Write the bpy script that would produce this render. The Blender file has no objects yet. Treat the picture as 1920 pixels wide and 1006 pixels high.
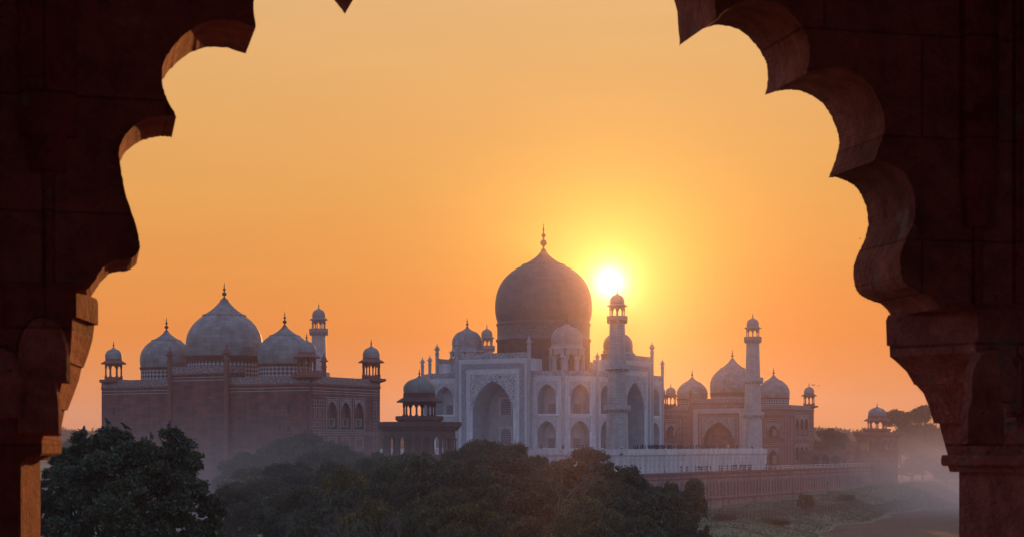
import bpy, bmesh, math, random
import numpy as np
from mathutils import Vector, Matrix

# ------------------------------------------------------------------ camera, sky, sun
scene = bpy.context.scene
COL = scene.collection
CAM = Vector((219.755, -404.062, 7.0))
YAW = -0.517
FPX = 3131.245
cam_d = bpy.data.cameras.new('camera')
cam = bpy.data.objects.new('camera', cam_d)
COL.objects.link(cam)
cam.location = CAM
cam.rotation_euler = (math.radians(90), 0, -YAW)
cam_d.sensor_width = 36.0
cam_d.lens = FPX / 1920 * 36
cam_d.shift_y = 330 / 1920
cam_d.clip_start = 0.05
cam_d.clip_end = 9000
cam_d.dof.use_dof = True
cam_d.dof.focus_distance = 400
cam_d.dof.aperture_fstop = 14
scene.camera = cam

SUN_EL = math.radians(5.55)
SUN_AZ = YAW + 0.0585                      # clockwise from +Y
SUN = Vector((math.sin(SUN_AZ) * math.cos(SUN_EL), math.cos(SUN_AZ) * math.cos(SUN_EL), math.sin(SUN_EL)))
sun_d = bpy.data.lights.new('sun', 'SUN')
sun_d.energy = 3.6
sun_d.angle = math.radians(0.53)
sun_d.color = (1.0, 0.38, 0.10)
sun = bpy.data.objects.new('sun', sun_d)
COL.objects.link(sun)
sun.rotation_euler = SUN.to_track_quat('Z', 'Y').to_euler()

world = bpy.data.worlds.new('World')
scene.world = world
world.use_nodes = True
wt = world.node_tree
wt.nodes.clear()


def wn(t, **k):
    n = wt.nodes.new(t)
    for a, b in k.items():
        setattr(n, a, b)
    return n


def wmath(op, a, b=None, c=None):
    n = wn('ShaderNodeMath', operation=op)
    for i, x in enumerate((a, b, c)):
        if x is None:
            continue
        if isinstance(x, (int, float)):
            n.inputs[i].default_value = x
        else:
            wt.links.new(x, n.inputs[i])
    return n.outputs[0]


def wscale(col, fac):
    n = wn('ShaderNodeVectorMath', operation='SCALE')
    if isinstance(col, tuple):
        n.inputs[0].default_value = col
    else:
        wt.links.new(col, n.inputs[0])
    if isinstance(fac, (int, float)):
        n.inputs['Scale'].default_value = fac
    else:
        wt.links.new(fac, n.inputs['Scale'])
    return n.outputs[0]


def wadd(a, b):
    n = wn('ShaderNodeVectorMath', operation='ADD')
    wt.links.new(a, n.inputs[0])
    wt.links.new(b, n.inputs[1])
    return n.outputs[0]


tc = wn('ShaderNodeTexCoord')
nrm = wn('ShaderNodeVectorMath', operation='NORMALIZE')
wt.links.new(tc.outputs['Generated'], nrm.inputs[0])
sep = wn('ShaderNodeSeparateXYZ')
wt.links.new(nrm.outputs[0], sep.inputs[0])
dot = wn('ShaderNodeVectorMath', operation='DOT_PRODUCT')
wt.links.new(nrm.outputs[0], dot.inputs[0])
dot.inputs[1].default_value = SUN
theta = wmath('ARCCOSINE', wmath('MINIMUM', dot.outputs['Value'], 1.0))
# dusty sunset band of the western sky, by elevation
ramp = wn('ShaderNodeValToRGB')
wt.links.new(wmath('MULTIPLY', sep.outputs['Z'], 2.0), ramp.inputs[0])
el = ramp.color_ramp.elements
SKYRAMP = [(0.0, (0.90, 0.30, 0.060)), (0.13, (0.86, 0.265, 0.022)), (0.30, (0.81, 0.38, 0.084)), (0.54, (0.76, 0.46, 0.19)), (1.0, (0.38, 0.35, 0.32))]
el[0].position, el[1].position = SKYRAMP[0][0], SKYRAMP[-1][0]
el[0].color, el[1].color = SKYRAMP[0][1] + (1,), SKYRAMP[-1][1] + (1,)
for p, c in SKYRAMP[1:-1]:
    e = el.new(p)
    e.color = c + (1,)
# glow around the low sun
lift = wn('ShaderNodeMapRange')                # the glow reddens towards the horizon
lift.interpolation_type = 'SMOOTHSTEP'
wt.links.new(sep.outputs['Z'], lift.inputs[0])
lift.inputs[1].default_value = 0.03
lift.inputs[2].default_value = 0.135
e1 = wmath('EXPONENT', wmath('MULTIPLY', theta, -1 / 0.036))
g1 = wadd(wscale((0.50, 0.04, 0.0), e1), wscale((0.0, 0.58, 0.05), wmath('MULTIPLY', e1, lift.outputs[0])))
g2 = wscale((0.16, 0.02, 0.0), wmath('EXPONENT', wmath('MULTIPLY', theta, -1 / 0.12)))
g3 = wscale((11.0, 8.0, 4.2), wmath('EXPONENT', wmath('MULTIPLY', theta, -1 / 0.0046)))
mps = wn('ShaderNodeMapping')
mps.inputs['Scale'].default_value = (5.0, 5.0, 42.0)
wt.links.new(nrm.outputs[0], mps.inputs[0])
veil = wn('ShaderNodeTexNoise')
veil.inputs['Scale'].default_value = 1.0
veil.inputs['Detail'].default_value = 5
wt.links.new(mps.outputs[0], veil.inputs['Vector'])
band = wscale(ramp.outputs[0], wmath('MULTIPLY_ADD', veil.outputs[0], 0.12, 0.94))
west = wadd(wadd(band, g1), wadd(g2, g3))
sky = wn('ShaderNodeTexSky')
sky.sky_type = 'NISHITA'
sky.sun_disc = False
sky.sun_elevation = SUN_EL
sky.sun_rotation = SUN_AZ
sky.dust_density = 3.0
mr = wn('ShaderNodeMapRange')
mr.interpolation_type = 'SMOOTHSTEP'
wt.links.new(theta, mr.inputs[0])
mr.inputs[1].default_value = 0.55
mr.inputs[2].default_value = 1.35
back = wscale(sky.outputs[0], 1.0)
BACKSKY = wadd(back, wscale((1.7, 2.4, 4.8), 1.0))
mix = wn('ShaderNodeMix', data_type='RGBA')
wt.links.new(mr.outputs[0], mix.inputs[0])
wt.links.new(wscale(west, 10.0), mix.inputs[6])
wt.links.new(BACKSKY, mix.inputs[7])
bg = wn('ShaderNodeBackground')
bg.inputs['Strength'].default_value = 0.1
wt.links.new(mix.outputs[2], bg.inputs['Color'])
wo = wn('ShaderNodeOutputWorld')
wt.links.new(bg.outputs[0], wo.inputs['Surface'])

scene.view_settings.view_transform = 'Standard'
scene.view_settings.look = 'None'
scene.view_settings.exposure = 0.0
scene.view_settings.gamma = 1.0
scene.cycles.use_denoising = True
scene.cycles.max_bounces = 6
scene.cycles.diffuse_bounces = 3
scene.cycles.glossy_bounces = 2
scene.cycles.transmission_bounces = 2
scene.cycles.volume_bounces = 1
scene.cycles.sample_clamp_indirect = 4.0

RNG = random.Random(7)
PI = math.pi


# ------------------------------------------------------------------ helpers
class MB:
    """collects faces; build() links them as one mesh object"""

    def __init__(self):
        self.v, self.f, self.m, self.uv, self.s = [], [], [], [], []

    def poly(self, pts, mat=0, uv=None, smooth=False):
        i = len(self.v)
        pts = [tuple(p) for p in pts]
        self.v += pts
        self.f.append(tuple(range(i, i + len(pts))))
        self.m.append(mat)
        self.s.append(smooth)
        if uv is None:
            a, b, c = Vector(pts[0]), Vector(pts[1]), Vector(pts[2])
            n = (b - a).cross(c - a)
            if n.length < 1e-9 and len(pts) > 3:
                n = (c - a).cross(Vector(pts[3]) - a)
            n = n.normalized() if n.length > 0 else Vector((0, 0, 1))
            if abs(n.z) > 0.8:
                uv = [(p[0], p[1]) for p in pts]
            else:
                t = Vector((-n.y, n.x, 0)).normalized()
                uv = [(p[0] * t.x + p[1] * t.y, p[2]) for p in pts]
        self.uv.append(uv)

    def box(self, x0, x1, y0, y1, z0, z1, mat=0):
        P = [(x0, y0, z0), (x1, y0, z0), (x1, y1, z0), (x0, y1, z0), (x0, y0, z1), (x1, y0, z1), (x1, y1, z1), (x0, y1, z1)]
        for q in ((0, 3, 2, 1), (4, 5, 6, 7), (0, 1, 5, 4), (1, 2, 6, 5), (2, 3, 7, 6), (3, 0, 4, 7)):
            self.poly([P[k] for k in q], mat)

    def obox(self, O, U, N, u0, u1, n0, n1, z0, z1, mat=0):
        """box in a facade frame: O origin, U along, N outward"""
        def P(u, n, z):
            return (O[0] + U[0] * u + N[0] * n, O[1] + U[1] * u + N[1] * n, O[2] + z)
        a = [P(u0, n0, z0), P(u1, n0, z0), P(u1, n1, z0), P(u0, n1, z0), P(u0, n0, z1), P(u1, n0, z1), P(u1, n1, z1), P(u0, n1, z1)]
        for q in ((0, 3, 2, 1), (4, 5, 6, 7), (0, 1, 5, 4), (1, 2, 6, 5), (2, 3, 7, 6), (3, 0, 4, 7)):
            self.poly([a[k] for k in q], mat)

    def prism(self, pts, z0, z1, mat=0, cap=True, scale_top=1.0, c=(0, 0)):
        n = len(pts)
        top = [(c[0] + (p[0] - c[0]) * scale_top, c[1] + (p[1] - c[1]) * scale_top) for p in pts]
        for i in range(n):
            j = (i + 1) % n
            self.poly([(pts[i][0], pts[i][1], z0), (pts[j][0], pts[j][1], z0), (top[j][0], top[j][1], z1), (top[i][0], top[i][1], z1)], mat)
        if cap:
            self.poly([(p[0], p[1], z1) for p in top], mat)
            self.poly([(p[0], p[1], z0) for p in reversed(pts)], mat)

    def lathe(self, prof, c=(0, 0), n=32, mat=0, smooth=True, rot=0.0, ribs=0, rib=0.0):
        base = len(self.v)
        R0 = max(p[0] for p in prof)
        L = [0.0]
        for a, b in zip(prof, prof[1:]):
            L.append(L[-1] + math.hypot(b[0] - a[0], b[1] - a[1]))
        for r, z in prof:
            for k in range(n):
                t = rot + 2 * PI * k / n
                rr = r
                if ribs:
                    rr = r * (1 + rib * math.cos(ribs * t))
                self.v.append((c[0] + rr * math.cos(t), c[1] + rr * math.sin(t), z))
        for i in range(len(prof) - 1):
            for k in range(n):
                j = (k + 1) % n
                self.f.append((base + i * n + k, base + i * n + j, base + (i + 1) * n + j, base + (i + 1) * n + k))
                u0, u1 = 2 * PI * k / n * R0, 2 * PI * (k + 1) / n * R0
                self.uv.append([(u0, L[i]), (u1, L[i]), (u1, L[i + 1]), (u0, L[i + 1])])
                self.m.append(mat)
                self.s.append(smooth)

    def tube(self, pts, rad, n=6, mat=0, smooth=True):
        pts = [Vector(p) for p in pts]
        base = len(self.v)
        for i, p in enumerate(pts):
            d = (pts[min(i + 1, len(pts) - 1)] - pts[max(i - 1, 0)]).normalized()
            a = d.orthogonal().normalized()
            b = d.cross(a)
            r = rad[i] if isinstance(rad, (list, tuple)) else rad
            for k in range(n):
                t = 2 * PI * k / n
                self.v.append(tuple(p + a * (r * math.cos(t)) + b * (r * math.sin(t))))
        for i in range(len(pts) - 1):
            for k in range(n):
                j = (k + 1) % n
                self.f.append((base + i * n + k, base + i * n + j, base + (i + 1) * n + j, base + (i + 1) * n + k))
                self.uv.append([(k, i), (k + 1, i), (k + 1, i + 1), (k, i + 1)])
                self.m.append(mat)
                self.s.append(smooth)

    def mesh(self, name, mats):
        me = bpy.data.meshes.new(name)
        me.from_pydata(self.v, [], self.f)
        for m in (mats if isinstance(mats, (list, tuple)) else [mats]):
            me.materials.append(m)
        me.polygons.foreach_set('material_index', self.m)
        me.polygons.foreach_set('use_smooth', self.s)
        uvl = me.uv_layers.new(name='UVMap')
        flat = [x for f in self.uv for p in f for x in p]
        uvl.data.foreach_set('uv', flat)
        me.update()
        return me

    def build(self, name, mats, parent=None, loc=(0, 0, 0), rz=0.0):
        o = bpy.data.objects.new(name, self.mesh(name, mats))
        COL.objects.link(o)
        o.location = loc
        o.rotation_euler[2] = rz
        if parent is not None:
            o.parent = parent
        return o


def tag(o, label=None, cat=None, group=None, kind=None):
    if label:
        o['label'] = label
    if cat:
        o['category'] = cat
    if group:
        o['group'] = group
    if kind:
        o['kind'] = kind
    return o


def thing(name, loc, label, cat, group=None, rz=0.0):
    o = bpy.data.objects.new(name, None)
    COL.objects.link(o)
    o.location = loc
    o.rotation_euler[2] = rz
    o.empty_display_size = 1.0
    return tag(o, label, cat, group)


def inst(me, name, parent=None, loc=(0, 0, 0), rz=0.0, sc=None):
    o = bpy.data.objects.new(name, me)
    COL.objects.link(o)
    o.location = loc
    o.rotation_euler[2] = rz
    if sc is not None:
        o.scale = sc if isinstance(sc, (tuple, list)) else (sc, sc, sc)
    if parent is not None:
        o.parent = parent
    return o


def copy_tree(o, parent=None):
    c = o.copy()
    COL.objects.link(c)
    c.parent = parent
    for ch in list(o.children):
        copy_tree(ch, c)
    return c


def ngon(n, r, c=(0, 0), rot=None):
    rot = PI / n if rot is None else rot
    return [(c[0] + r * math.cos(rot + 2 * PI * k / n), c[1] + r * math.sin(rot + 2 * PI * k / n)) for k in range(n)]


def unproj(px, d):
    """ground point at photo column px and depth d from the viewpoint"""
    l = (px - 960) / FPX * d
    return (CAM.x + math.sin(YAW) * d + math.cos(YAW) * l, CAM.y + math.cos(YAW) * d - math.sin(YAW) * l)


# ------------------------------------------------------------------ materials
def mat(name, build):
    m = bpy.data.materials.new(name)
    m.use_nodes = True
    nt = m.node_tree
    nt.nodes.clear()
    out = nt.nodes.new('ShaderNodeOutputMaterial')
    b = nt.nodes.new('ShaderNodeBsdfPrincipled')
    nt.links.new(b.outputs[0], out.inputs[0])
    build(nt, b, out)
    return m


def N(nt, t, **k):
    n = nt.nodes.new(t)
    for a, b in k.items():
        setattr(n, a, b)
    return n


def ramp2(nt, fac, stops):
    r = N(nt, 'ShaderNodeValToRGB')
    e = r.color_ramp.elements
    e[0].position, e[1].position = stops[0][0], stops[-1][0]
    e[0].color, e[1].color = tuple(stops[0][1]) + (1,), tuple(stops[-1][1]) + (1,)
    for p, c in stops[1:-1]:
        x = e.new(p)
        x.color = tuple(c) + (1,)
    nt.links.new(fac, r.inputs[0])
    return r.outputs[0]


def noise(nt, scale, detail=4, coord='Object', rough=0.55):
    t = N(nt, 'ShaderNodeTexCoord')
    n = N(nt, 'ShaderNodeTexNoise')
    n.inputs['Scale'].default_value = scale
    n.inputs['Detail'].default_value = detail
    n.inputs['Roughness'].default_value = rough
    nt.links.new(t.outputs[coord], n.inputs['Vector'])
    return n.outputs['Fac']


def mixc(nt, fac, a, b, mode='MIX'):
    n = N(nt, 'ShaderNodeMix', data_type='RGBA', blend_type=mode)
    for s, i in ((fac, 0), (a, 6), (b, 7)):
        if isinstance(s, (int, float)):
            n.inputs[i].default_value = s
        elif isinstance(s, tuple):
            n.inputs[i].default_value = s + (1,)
        else:
            nt.links.new(s, n.inputs[i])
    return n.outputs[2]


def bump(nt, b, h, dist=0.02, strength=0.6):
    n = N(nt, 'ShaderNodeBump')
    n.inputs['Distance'].default_value = dist
    n.inputs['Strength'].default_value = strength
    nt.links.new(h, n.inputs['Height'])
    nt.links.new(n.outputs[0], b.inputs['Normal'])


def stone(name, c1, c2, mortar, bw=1.6, bh=0.6, stain=0.5, rough=0.8, msize=0.02, big=0.12):
    """coursed ashlar: brick pattern on UV, tone varies from block to block, rain stains on top"""
    def f(nt, b, out):
        uv = N(nt, 'ShaderNodeUVMap')
        br = N(nt, 'ShaderNodeTexBrick')
        br.offset = 0.5
        br.inputs['Color1'].default_value = c1 + (1,)
        br.inputs['Color2'].default_value = c2 + (1,)
        br.inputs['Mortar'].default_value = mortar + (1,)
        br.inputs['Scale'].default_value = 1.0
        br.inputs['Mortar Size'].default_value = msize
        br.inputs['Brick Width'].default_value = bw
        br.inputs['Row Height'].default_value = bh
        nt.links.new(uv.outputs[0], br.inputs['Vector'])
        n1 = noise(nt, big, 5)
        mp = N(nt, 'ShaderNodeMapping')
        mp.inputs['Scale'].default_value = (0.6, 0.6, 0.08)
        t = N(nt, 'ShaderNodeTexCoord')
        nt.links.new(t.outputs['Object'], mp.inputs[0])
        st = N(nt, 'ShaderNodeTexNoise')
        st.inputs['Scale'].default_value = 1.2
        st.inputs['Detail'].default_value = 5
        nt.links.new(mp.outputs[0], st.inputs['Vector'])
        dark = ramp2(nt, st.outputs[0], [(0.3, (1 - stain,) * 3), (0.65, (1.08, 1.05, 1.02))])
        dk2 = ramp2(nt, n1, [(0.25, (0.88, 0.88, 0.9)), (0.75, (1.1, 1.08, 1.06))])
        c = mixc(nt, 1.0, br.outputs[0], dark, 'MULTIPLY')
        c = mixc(nt, 1.0, c, dk2, 'MULTIPLY')
        nt.links.new(c, b.inputs['Base Color'])
        b.inputs['Roughness'].default_value = rough
        bump(nt, b, br.outputs['Fac'], 0.03, -0.5)
    return mat(name, f)


def plain(name, c, rough=0.7, var=0.25, scale=1.0, metal=0.0, coord='Object'):
    def f(nt, b, out):
        n = noise(nt, scale, 5, coord)
        col = ramp2(nt, n, [(0.25, tuple(x * (1 - var) for x in c)), (0.75, tuple(x * (1 + var) for x in c))])
        nt.links.new(col, b.inputs['Base Color'])
        b.inputs['Roughness'].default_value = rough
        b.inputs['Metallic'].default_value = metal
    return mat(name, f)


def inlaid(name, ground, ink, scale, thr=0.12, kind='voronoi'):
    """stone inlay: scrolling dark stems on a pale ground"""
    def f(nt, b, out):
        uv = N(nt, 'ShaderNodeUVMap')
        ns = N(nt, 'ShaderNodeTexNoise')
        ns.inputs['Scale'].default_value = scale * 0.7
        nt.links.new(uv.outputs[0], ns.inputs['Vector'])
        ad = N(nt, 'ShaderNodeVectorMath', operation='ADD')
        sc = N(nt, 'ShaderNodeVectorMath', operation='SCALE')
        nt.links.new(ns.outputs['Color'], sc.inputs[0])
        sc.inputs['Scale'].default_value = 0.9 / scale
        nt.links.new(uv.outputs[0], ad.inputs[0])
        nt.links.new(sc.outputs[0], ad.inputs[1])
        v = N(nt, 'ShaderNodeTexVoronoi', feature='DISTANCE_TO_EDGE')
        v.inputs['Scale'].default_value = scale
        nt.links.new(ad.outputs[0], v.inputs['Vector'])
        c = ramp2(nt, v.outputs['Distance'], [(thr * 0.5, ink), (thr, ground)])
        v2 = N(nt, 'ShaderNodeTexVoronoi', feature='F1')
        v2.inputs['Scale'].default_value = scale * 1.0
        nt.links.new(ad.outputs[0], v2.inputs['Vector'])
        sp = ramp2(nt, v2.outputs['Distance'], [(0.14, ink), (0.2, (1, 1, 1))])
        c = mixc(nt, 1.0, c, sp, 'MULTIPLY')
        nt.links.new(c, b.inputs['Base Color'])
        b.inputs['Roughness'].default_value = 0.6
    return mat(name, f)


def checker(name, a, bcol, s):
    """star-and-cross drum mosaic: diagonal checks of white marble and red stone"""
    def f(nt, b, out):
        uv = N(nt, 'ShaderNodeUVMap')
        mp = N(nt, 'ShaderNodeMapping')
        mp.inputs['Rotation'].default_value = (0, 0, PI / 4)
        mp.inputs['Scale'].default_value = (s, s, s)
        nt.links.new(uv.outputs[0], mp.inputs[0])
        ck = N(nt, 'ShaderNodeTexChecker')
        ck.inputs['Scale'].default_value = 1.0
        ck.inputs['Color1'].default_value = a + (1,)
        ck.inputs['Color2'].default_value = bcol + (1,)
        nt.links.new(mp.outputs[0], ck.inputs['Vector'])
        nt.links.new(ck.outputs[0], b.inputs['Base Color'])
        b.inputs['Roughness'].default_value = 0.7
    return mat(name, f)


M = {}
M['marble'] = stone('white_marble', (0.68, 0.66, 0.65), (0.58, 0.565, 0.555), (0.42, 0.41, 0.41), 2.2, 1.0, 0.28, 0.5, 0.02)
M['marble_block'] = stone('minaret_marble', (0.44, 0.42, 0.40), (0.35, 0.335, 0.32), (0.21, 0.205, 0.20), 1.5, 0.62, 0.25, 0.5, 0.03)
M['marble_dome'] = stone('backlit_dome_marble', (0.155, 0.118, 0.108), (0.108, 0.084, 0.077), (0.075, 0.061, 0.057), 2.4, 0.95, 0.2, 0.55, 0.02)  # white marble darkened: the dome's backlit tone is put into the colour
M['marble_trim'] = plain('marble_trim', (0.52, 0.51, 0.50), 0.55, 0.12, 0.4)
M['minaret_top'] = plain('backlit_marble', (0.24, 0.21, 0.195), 0.6, 0.2, 0.6)  # clean marble, darkened in colour to look backlit by the low sun
M['marble_dark'] = plain('shaded_marble', (0.34, 0.33, 0.325), 0.6, 0.2, 0.5)  # same marble made darker, shade of the recesses painted into the colour
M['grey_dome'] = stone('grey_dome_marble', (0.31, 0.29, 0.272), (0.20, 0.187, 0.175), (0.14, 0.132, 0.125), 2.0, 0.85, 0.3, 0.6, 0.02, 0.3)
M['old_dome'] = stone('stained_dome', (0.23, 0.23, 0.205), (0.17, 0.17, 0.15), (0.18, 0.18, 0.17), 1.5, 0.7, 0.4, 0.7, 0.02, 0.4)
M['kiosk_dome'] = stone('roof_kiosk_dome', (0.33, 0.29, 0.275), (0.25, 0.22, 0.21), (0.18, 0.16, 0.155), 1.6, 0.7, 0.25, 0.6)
M['kiosk_stone'] = plain('kiosk_stone', (0.33, 0.30, 0.285), 0.6, 0.2, 0.6)
M['inlay'] = inlaid('floral_inlay', (0.60, 0.59, 0.57), (0.14, 0.13, 0.13), 2.0, 0.15)
M['inlay_fine'] = inlaid('fine_floral_inlay', (0.52, 0.51, 0.50), (0.27, 0.26, 0.26), 2.6, 0.16)
M['script'] = inlaid('inscription_inlay', (0.46, 0.46, 0.46), (0.20, 0.20, 0.21), 2.2, 0.3)
M['lattice'] = inlaid('parapet_inlay', (0.50, 0.49, 0.48), (0.20, 0.19, 0.19), 1.6, 0.25)
M['dome_band'] = inlaid('carved_dome_band', (0.17, 0.135, 0.125), (0.08, 0.065, 0.06), 1.3, 0.2)
M['red'] = stone('red_sandstone', (0.25, 0.085, 0.068), (0.135, 0.050, 0.046), (0.105, 0.042, 0.038), 2.3, 0.7, 0.4, 0.85, 0.025)
M['red_warm'] = stone('pale_red_sandstone', (0.34, 0.13, 0.09), (0.19, 0.072, 0.055), (0.13, 0.06, 0.045), 2.2, 0.7, 0.35, 0.85, 0.02)
M['red_tower'] = stone('dark_red_sandstone', (0.13, 0.05, 0.042), (0.09, 0.036, 0.032), (0.06, 0.03, 0.026), 1.7, 0.6, 0.3)  # darker red sandstone for the near tower
M['tower_trim'] = plain('dark_red_trim', (0.10, 0.04, 0.034), 0.85, 0.25, 0.6)  # matching darker red for the near tower's trim
M['wall_red'] = stone('river_wall_stone', (0.50, 0.235, 0.20), (0.36, 0.165, 0.14), (0.24, 0.125, 0.11), 2.2, 0.7, 0.4)
M['red_trim'] = plain('red_trim', (0.22, 0.075, 0.055), 0.8, 0.25, 0.6)
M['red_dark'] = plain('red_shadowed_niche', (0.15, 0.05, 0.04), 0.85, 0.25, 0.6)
M['red_inlay'] = inlaid('red_parapet_inlay', (0.17, 0.065, 0.055), (0.33, 0.26, 0.24), 2.4, 0.16)
M['pale_line'] = plain('pale_inlay_line', (0.40, 0.30, 0.27), 0.7, 0.2, 0.8)
M['checker'] = checker('drum_mosaic', (0.36, 0.34, 0.33), (0.13, 0.05, 0.045), 1.7)
M['red_spandrel'] = inlaid('white_spandrel', (0.42, 0.37, 0.35), (0.20, 0.10, 0.08), 2.2, 0.2)
M['bronze'] = plain('dark_bronze', (0.07, 0.05, 0.035), 0.5, 0.2, 2.0, 0.6)
M['jali'] = stone('window_lattice', (0.05, 0.05, 0.055), (0.06, 0.06, 0.065), (0.30, 0.295, 0.29), 0.62, 0.62, 0.1, 0.6, 0.09)
M['iron'] = plain('dark_iron', (0.05, 0.045, 0.04), 0.6, 0.2, 2.0)
M['rail'] = plain('pale_rail', (0.72, 0.68, 0.62), 0.4, 0.1, 1.0)
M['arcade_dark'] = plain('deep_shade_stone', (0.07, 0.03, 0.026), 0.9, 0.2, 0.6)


def near_stone(name, c, seed):
    def f(nt, b, out):
        n1 = noise(nt, 2.2, 8, 'Object', 0.65)
        n2 = noise(nt, 14.0, 8, 'Object', 0.7)
        n3 = noise(nt, 60.0, 4, 'Object', 0.6)
        c1 = ramp2(nt, n1, [(0.28, tuple(x * 0.45 for x in c)), (0.5, c), (0.72, (c[0] * 1.35, c[1] * 1.6, c[2] * 1.6))])
        c2 = ramp2(nt, n2, [(0.3, (0.55, 0.5, 0.5)), (0.6, (1.05, 1.0, 1.0)), (0.75, (1.3, 1.35, 1.3))])
        cc = mixc(nt, 1.0, c1, c2, 'MULTIPLY')
        tj = N(nt, 'ShaderNodeTexCoord')
        sj = N(nt, 'ShaderNodeSeparateXYZ')
        nt.links.new(tj.outputs['Object'], sj.inputs[0])
        cj = N(nt, 'ShaderNodeCombineXYZ')
        nt.links.new(sj.outputs['X'], cj.inputs[0])
        nt.links.new(sj.outputs['Z'], cj.inputs[1])
        bj = N(nt, 'ShaderNodeTexBrick')
        bj.inputs['Scale'].default_value = 1.0
        bj.inputs['Brick Width'].default_value = 0.62
        bj.inputs['Row Height'].default_value = 0.3
        bj.inputs['Mortar Size'].default_value = 0.004
        bj.inputs['Color1'].default_value = (1, 1, 1, 1)
        bj.inputs['Color2'].default_value = (0.78, 0.76, 0.76, 1)
        bj.inputs['Mortar'].default_value = (0.55, 0.53, 0.53, 1)
        nt.links.new(cj.outputs[0], bj.inputs['Vector'])
        cc = mixc(nt, 1.0, cc, bj.outputs[0], 'MULTIPLY')
        nl = noise(nt, 5.5, 6, 'Object', 0.7)
        lich = ramp2(nt, nl, [(0.60, (0, 0, 0)), (0.68, (1, 1, 1))])
        cc = mixc(nt, lich, cc, (0.30, 0.24, 0.19))
        pit = ramp2(nt, n3, [(0.27, (0.45, 0.4, 0.4)), (0.36, (1, 1, 1))])
        cc = mixc(nt, 1.0, cc, pit, 'MULTIPLY')
        nt.links.new(cc, b.inputs['Base Color'])
        b.inputs['Roughness'].default_value = 0.9
        b.inputs['Specular IOR Level'].default_value = 0.12
        ad = N(nt, 'ShaderNodeMath', operation='ADD')
        nt.links.new(n2, ad.inputs[0])
        nt.links.new(n3, ad.inputs[1])
        bump(nt, b, ad.outputs[0], 0.02, 0.9)
    return mat(name, f)


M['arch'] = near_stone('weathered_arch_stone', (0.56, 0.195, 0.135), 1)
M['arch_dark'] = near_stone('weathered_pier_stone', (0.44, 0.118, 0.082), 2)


def leafmat(name, c, hue=0.35, trans=0.25):
    def f(nt, b, out):
        g = N(nt, 'ShaderNodeNewGeometry')
        t = N(nt, 'ShaderNodeTexCoord')
        n = N(nt, 'ShaderNodeTexNoise')
        n.inputs['Scale'].default_value = 0.55
        n.inputs['Detail'].default_value = 3
        nt.links.new(t.outputs['Object'], n.inputs['Vector'])
        a = ramp2(nt, g.outputs['Random Per Island'], [(0.0, tuple(x * (1 - hue) for x in c)), (0.7, c), (0.85, (c[0] * 1.5, c[1] * 1.4, c[2] * 1.4)), (1.0, (c[0] * 3.0, c[1] * 2.7, c[2] * 2.7))])
        k = ramp2(nt, n.outputs[0], [(0.3, (0.65, 0.7, 0.8)), (0.7, (1.4, 1.25, 0.9))])
        cc = mixc(nt, 1.0, a, k, 'MULTIPLY')
        oi = N(nt, 'ShaderNodeObjectInfo')
        tint = ramp2(nt, oi.outputs['Random'], [(0.0, (0.75, 0.8, 0.85)), (1.0, (1.3, 1.15, 0.95))])
        cc = mixc(nt, 1.0, cc, tint, 'MULTIPLY')
        nt.links.new(cc, b.inputs['Base Color'])
        b.inputs['Roughness'].default_value = 0.55
        b.inputs['Specular IOR Level'].default_value = 0.5
        tr = N(nt, 'ShaderNodeBsdfTranslucent')
        nt.links.new(cc, tr.inputs[0])
        mx = N(nt, 'ShaderNodeMixShader')
        mx.inputs[0].default_value = trans
        nt.links.new(b.outputs[0], mx.inputs[1])
        nt.links.new(tr.outputs[0], mx.inputs[2])
        nt.links.new(mx.outputs[0], out.inputs[0])
    return mat(name, f)


M['leaf_dark'] = leafmat('dark_green_leaves', (0.052, 0.078, 0.046), 0.6, 0.3)
M['leaf_mid'] = leafmat('mid_green_leaves', (0.070, 0.095, 0.050), 0.55, 0.3)
M['leaf_olive'] = leafmat('olive_leaves', (0.095, 0.100, 0.03), 0.5, 0.35)
M['leaf_brown'] = leafmat('rusty_leaves', (0.105, 0.075, 0.036), 0.5, 0.3)
M['bark'] = plain('bark', (0.09, 0.07, 0.055), 0.9, 0.4, 3.0)

# ------------------------------------------------------------------ ground, river
SHORE = [(60, 900), (75, 420), (83, 200), (80, 131), (82, 41), (90, 0), (100, -62), (120, -130), (158, -220), (218, -340), (262, -440), (300, -700), (420, -1500)]


def shore_x(y):
    for (x0, y0), (x1, y1) in zip(SHORE, SHORE[1:]):
        if y1 <= y <= y0:
            t = (y - y0) / (y1 - y0)
            return x0 + (x1 - x0) * t
    return 60 if y > 0 else 420


def sstep(a, b, x):
    t = min(1, max(0, (x - a) / (b - a)))
    return t * t * (3 - 2 * t)


WATER_Z = -12.5


def ground_z(x, y):
    s = (shore_x(y) - x) * 0.92
    s += 2.5 * math.sin(y * 0.06) + 1.2 * math.sin(y * 0.17 + 1)
    top = -9.3 + 3.4 * sstep(-20, 150, y)
    if s <= 0:
        return WATER_Z + max(-3.0, s * 0.08) - 0.03
    t = min(1, s / 17.0)
    z = WATER_Z + (top - WATER_Z) * (0.35 * t + 0.65 * sstep(0.0, 1, t))
    z += (0.25 * math.sin(x * 0.21 + y * 0.13) + 0.2 * math.sin(x * 0.09 - y * 0.3)) * min(1, s / 6)
    z += 1.2 * sstep(250, 700, math.hypot(x, y))
    return z


def axis(lo, hi, a, b, step, grow):
    v = list(np.arange(a, b + step, step))
    s, p = step, a
    while p > lo:
        s *= grow
        p -= s
        v.insert(0, max(p, lo))
    s, p = step, v[-1]
    while p < hi:
        s *= grow
        p += s
        v.append(min(p, hi))
    return v


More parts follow.
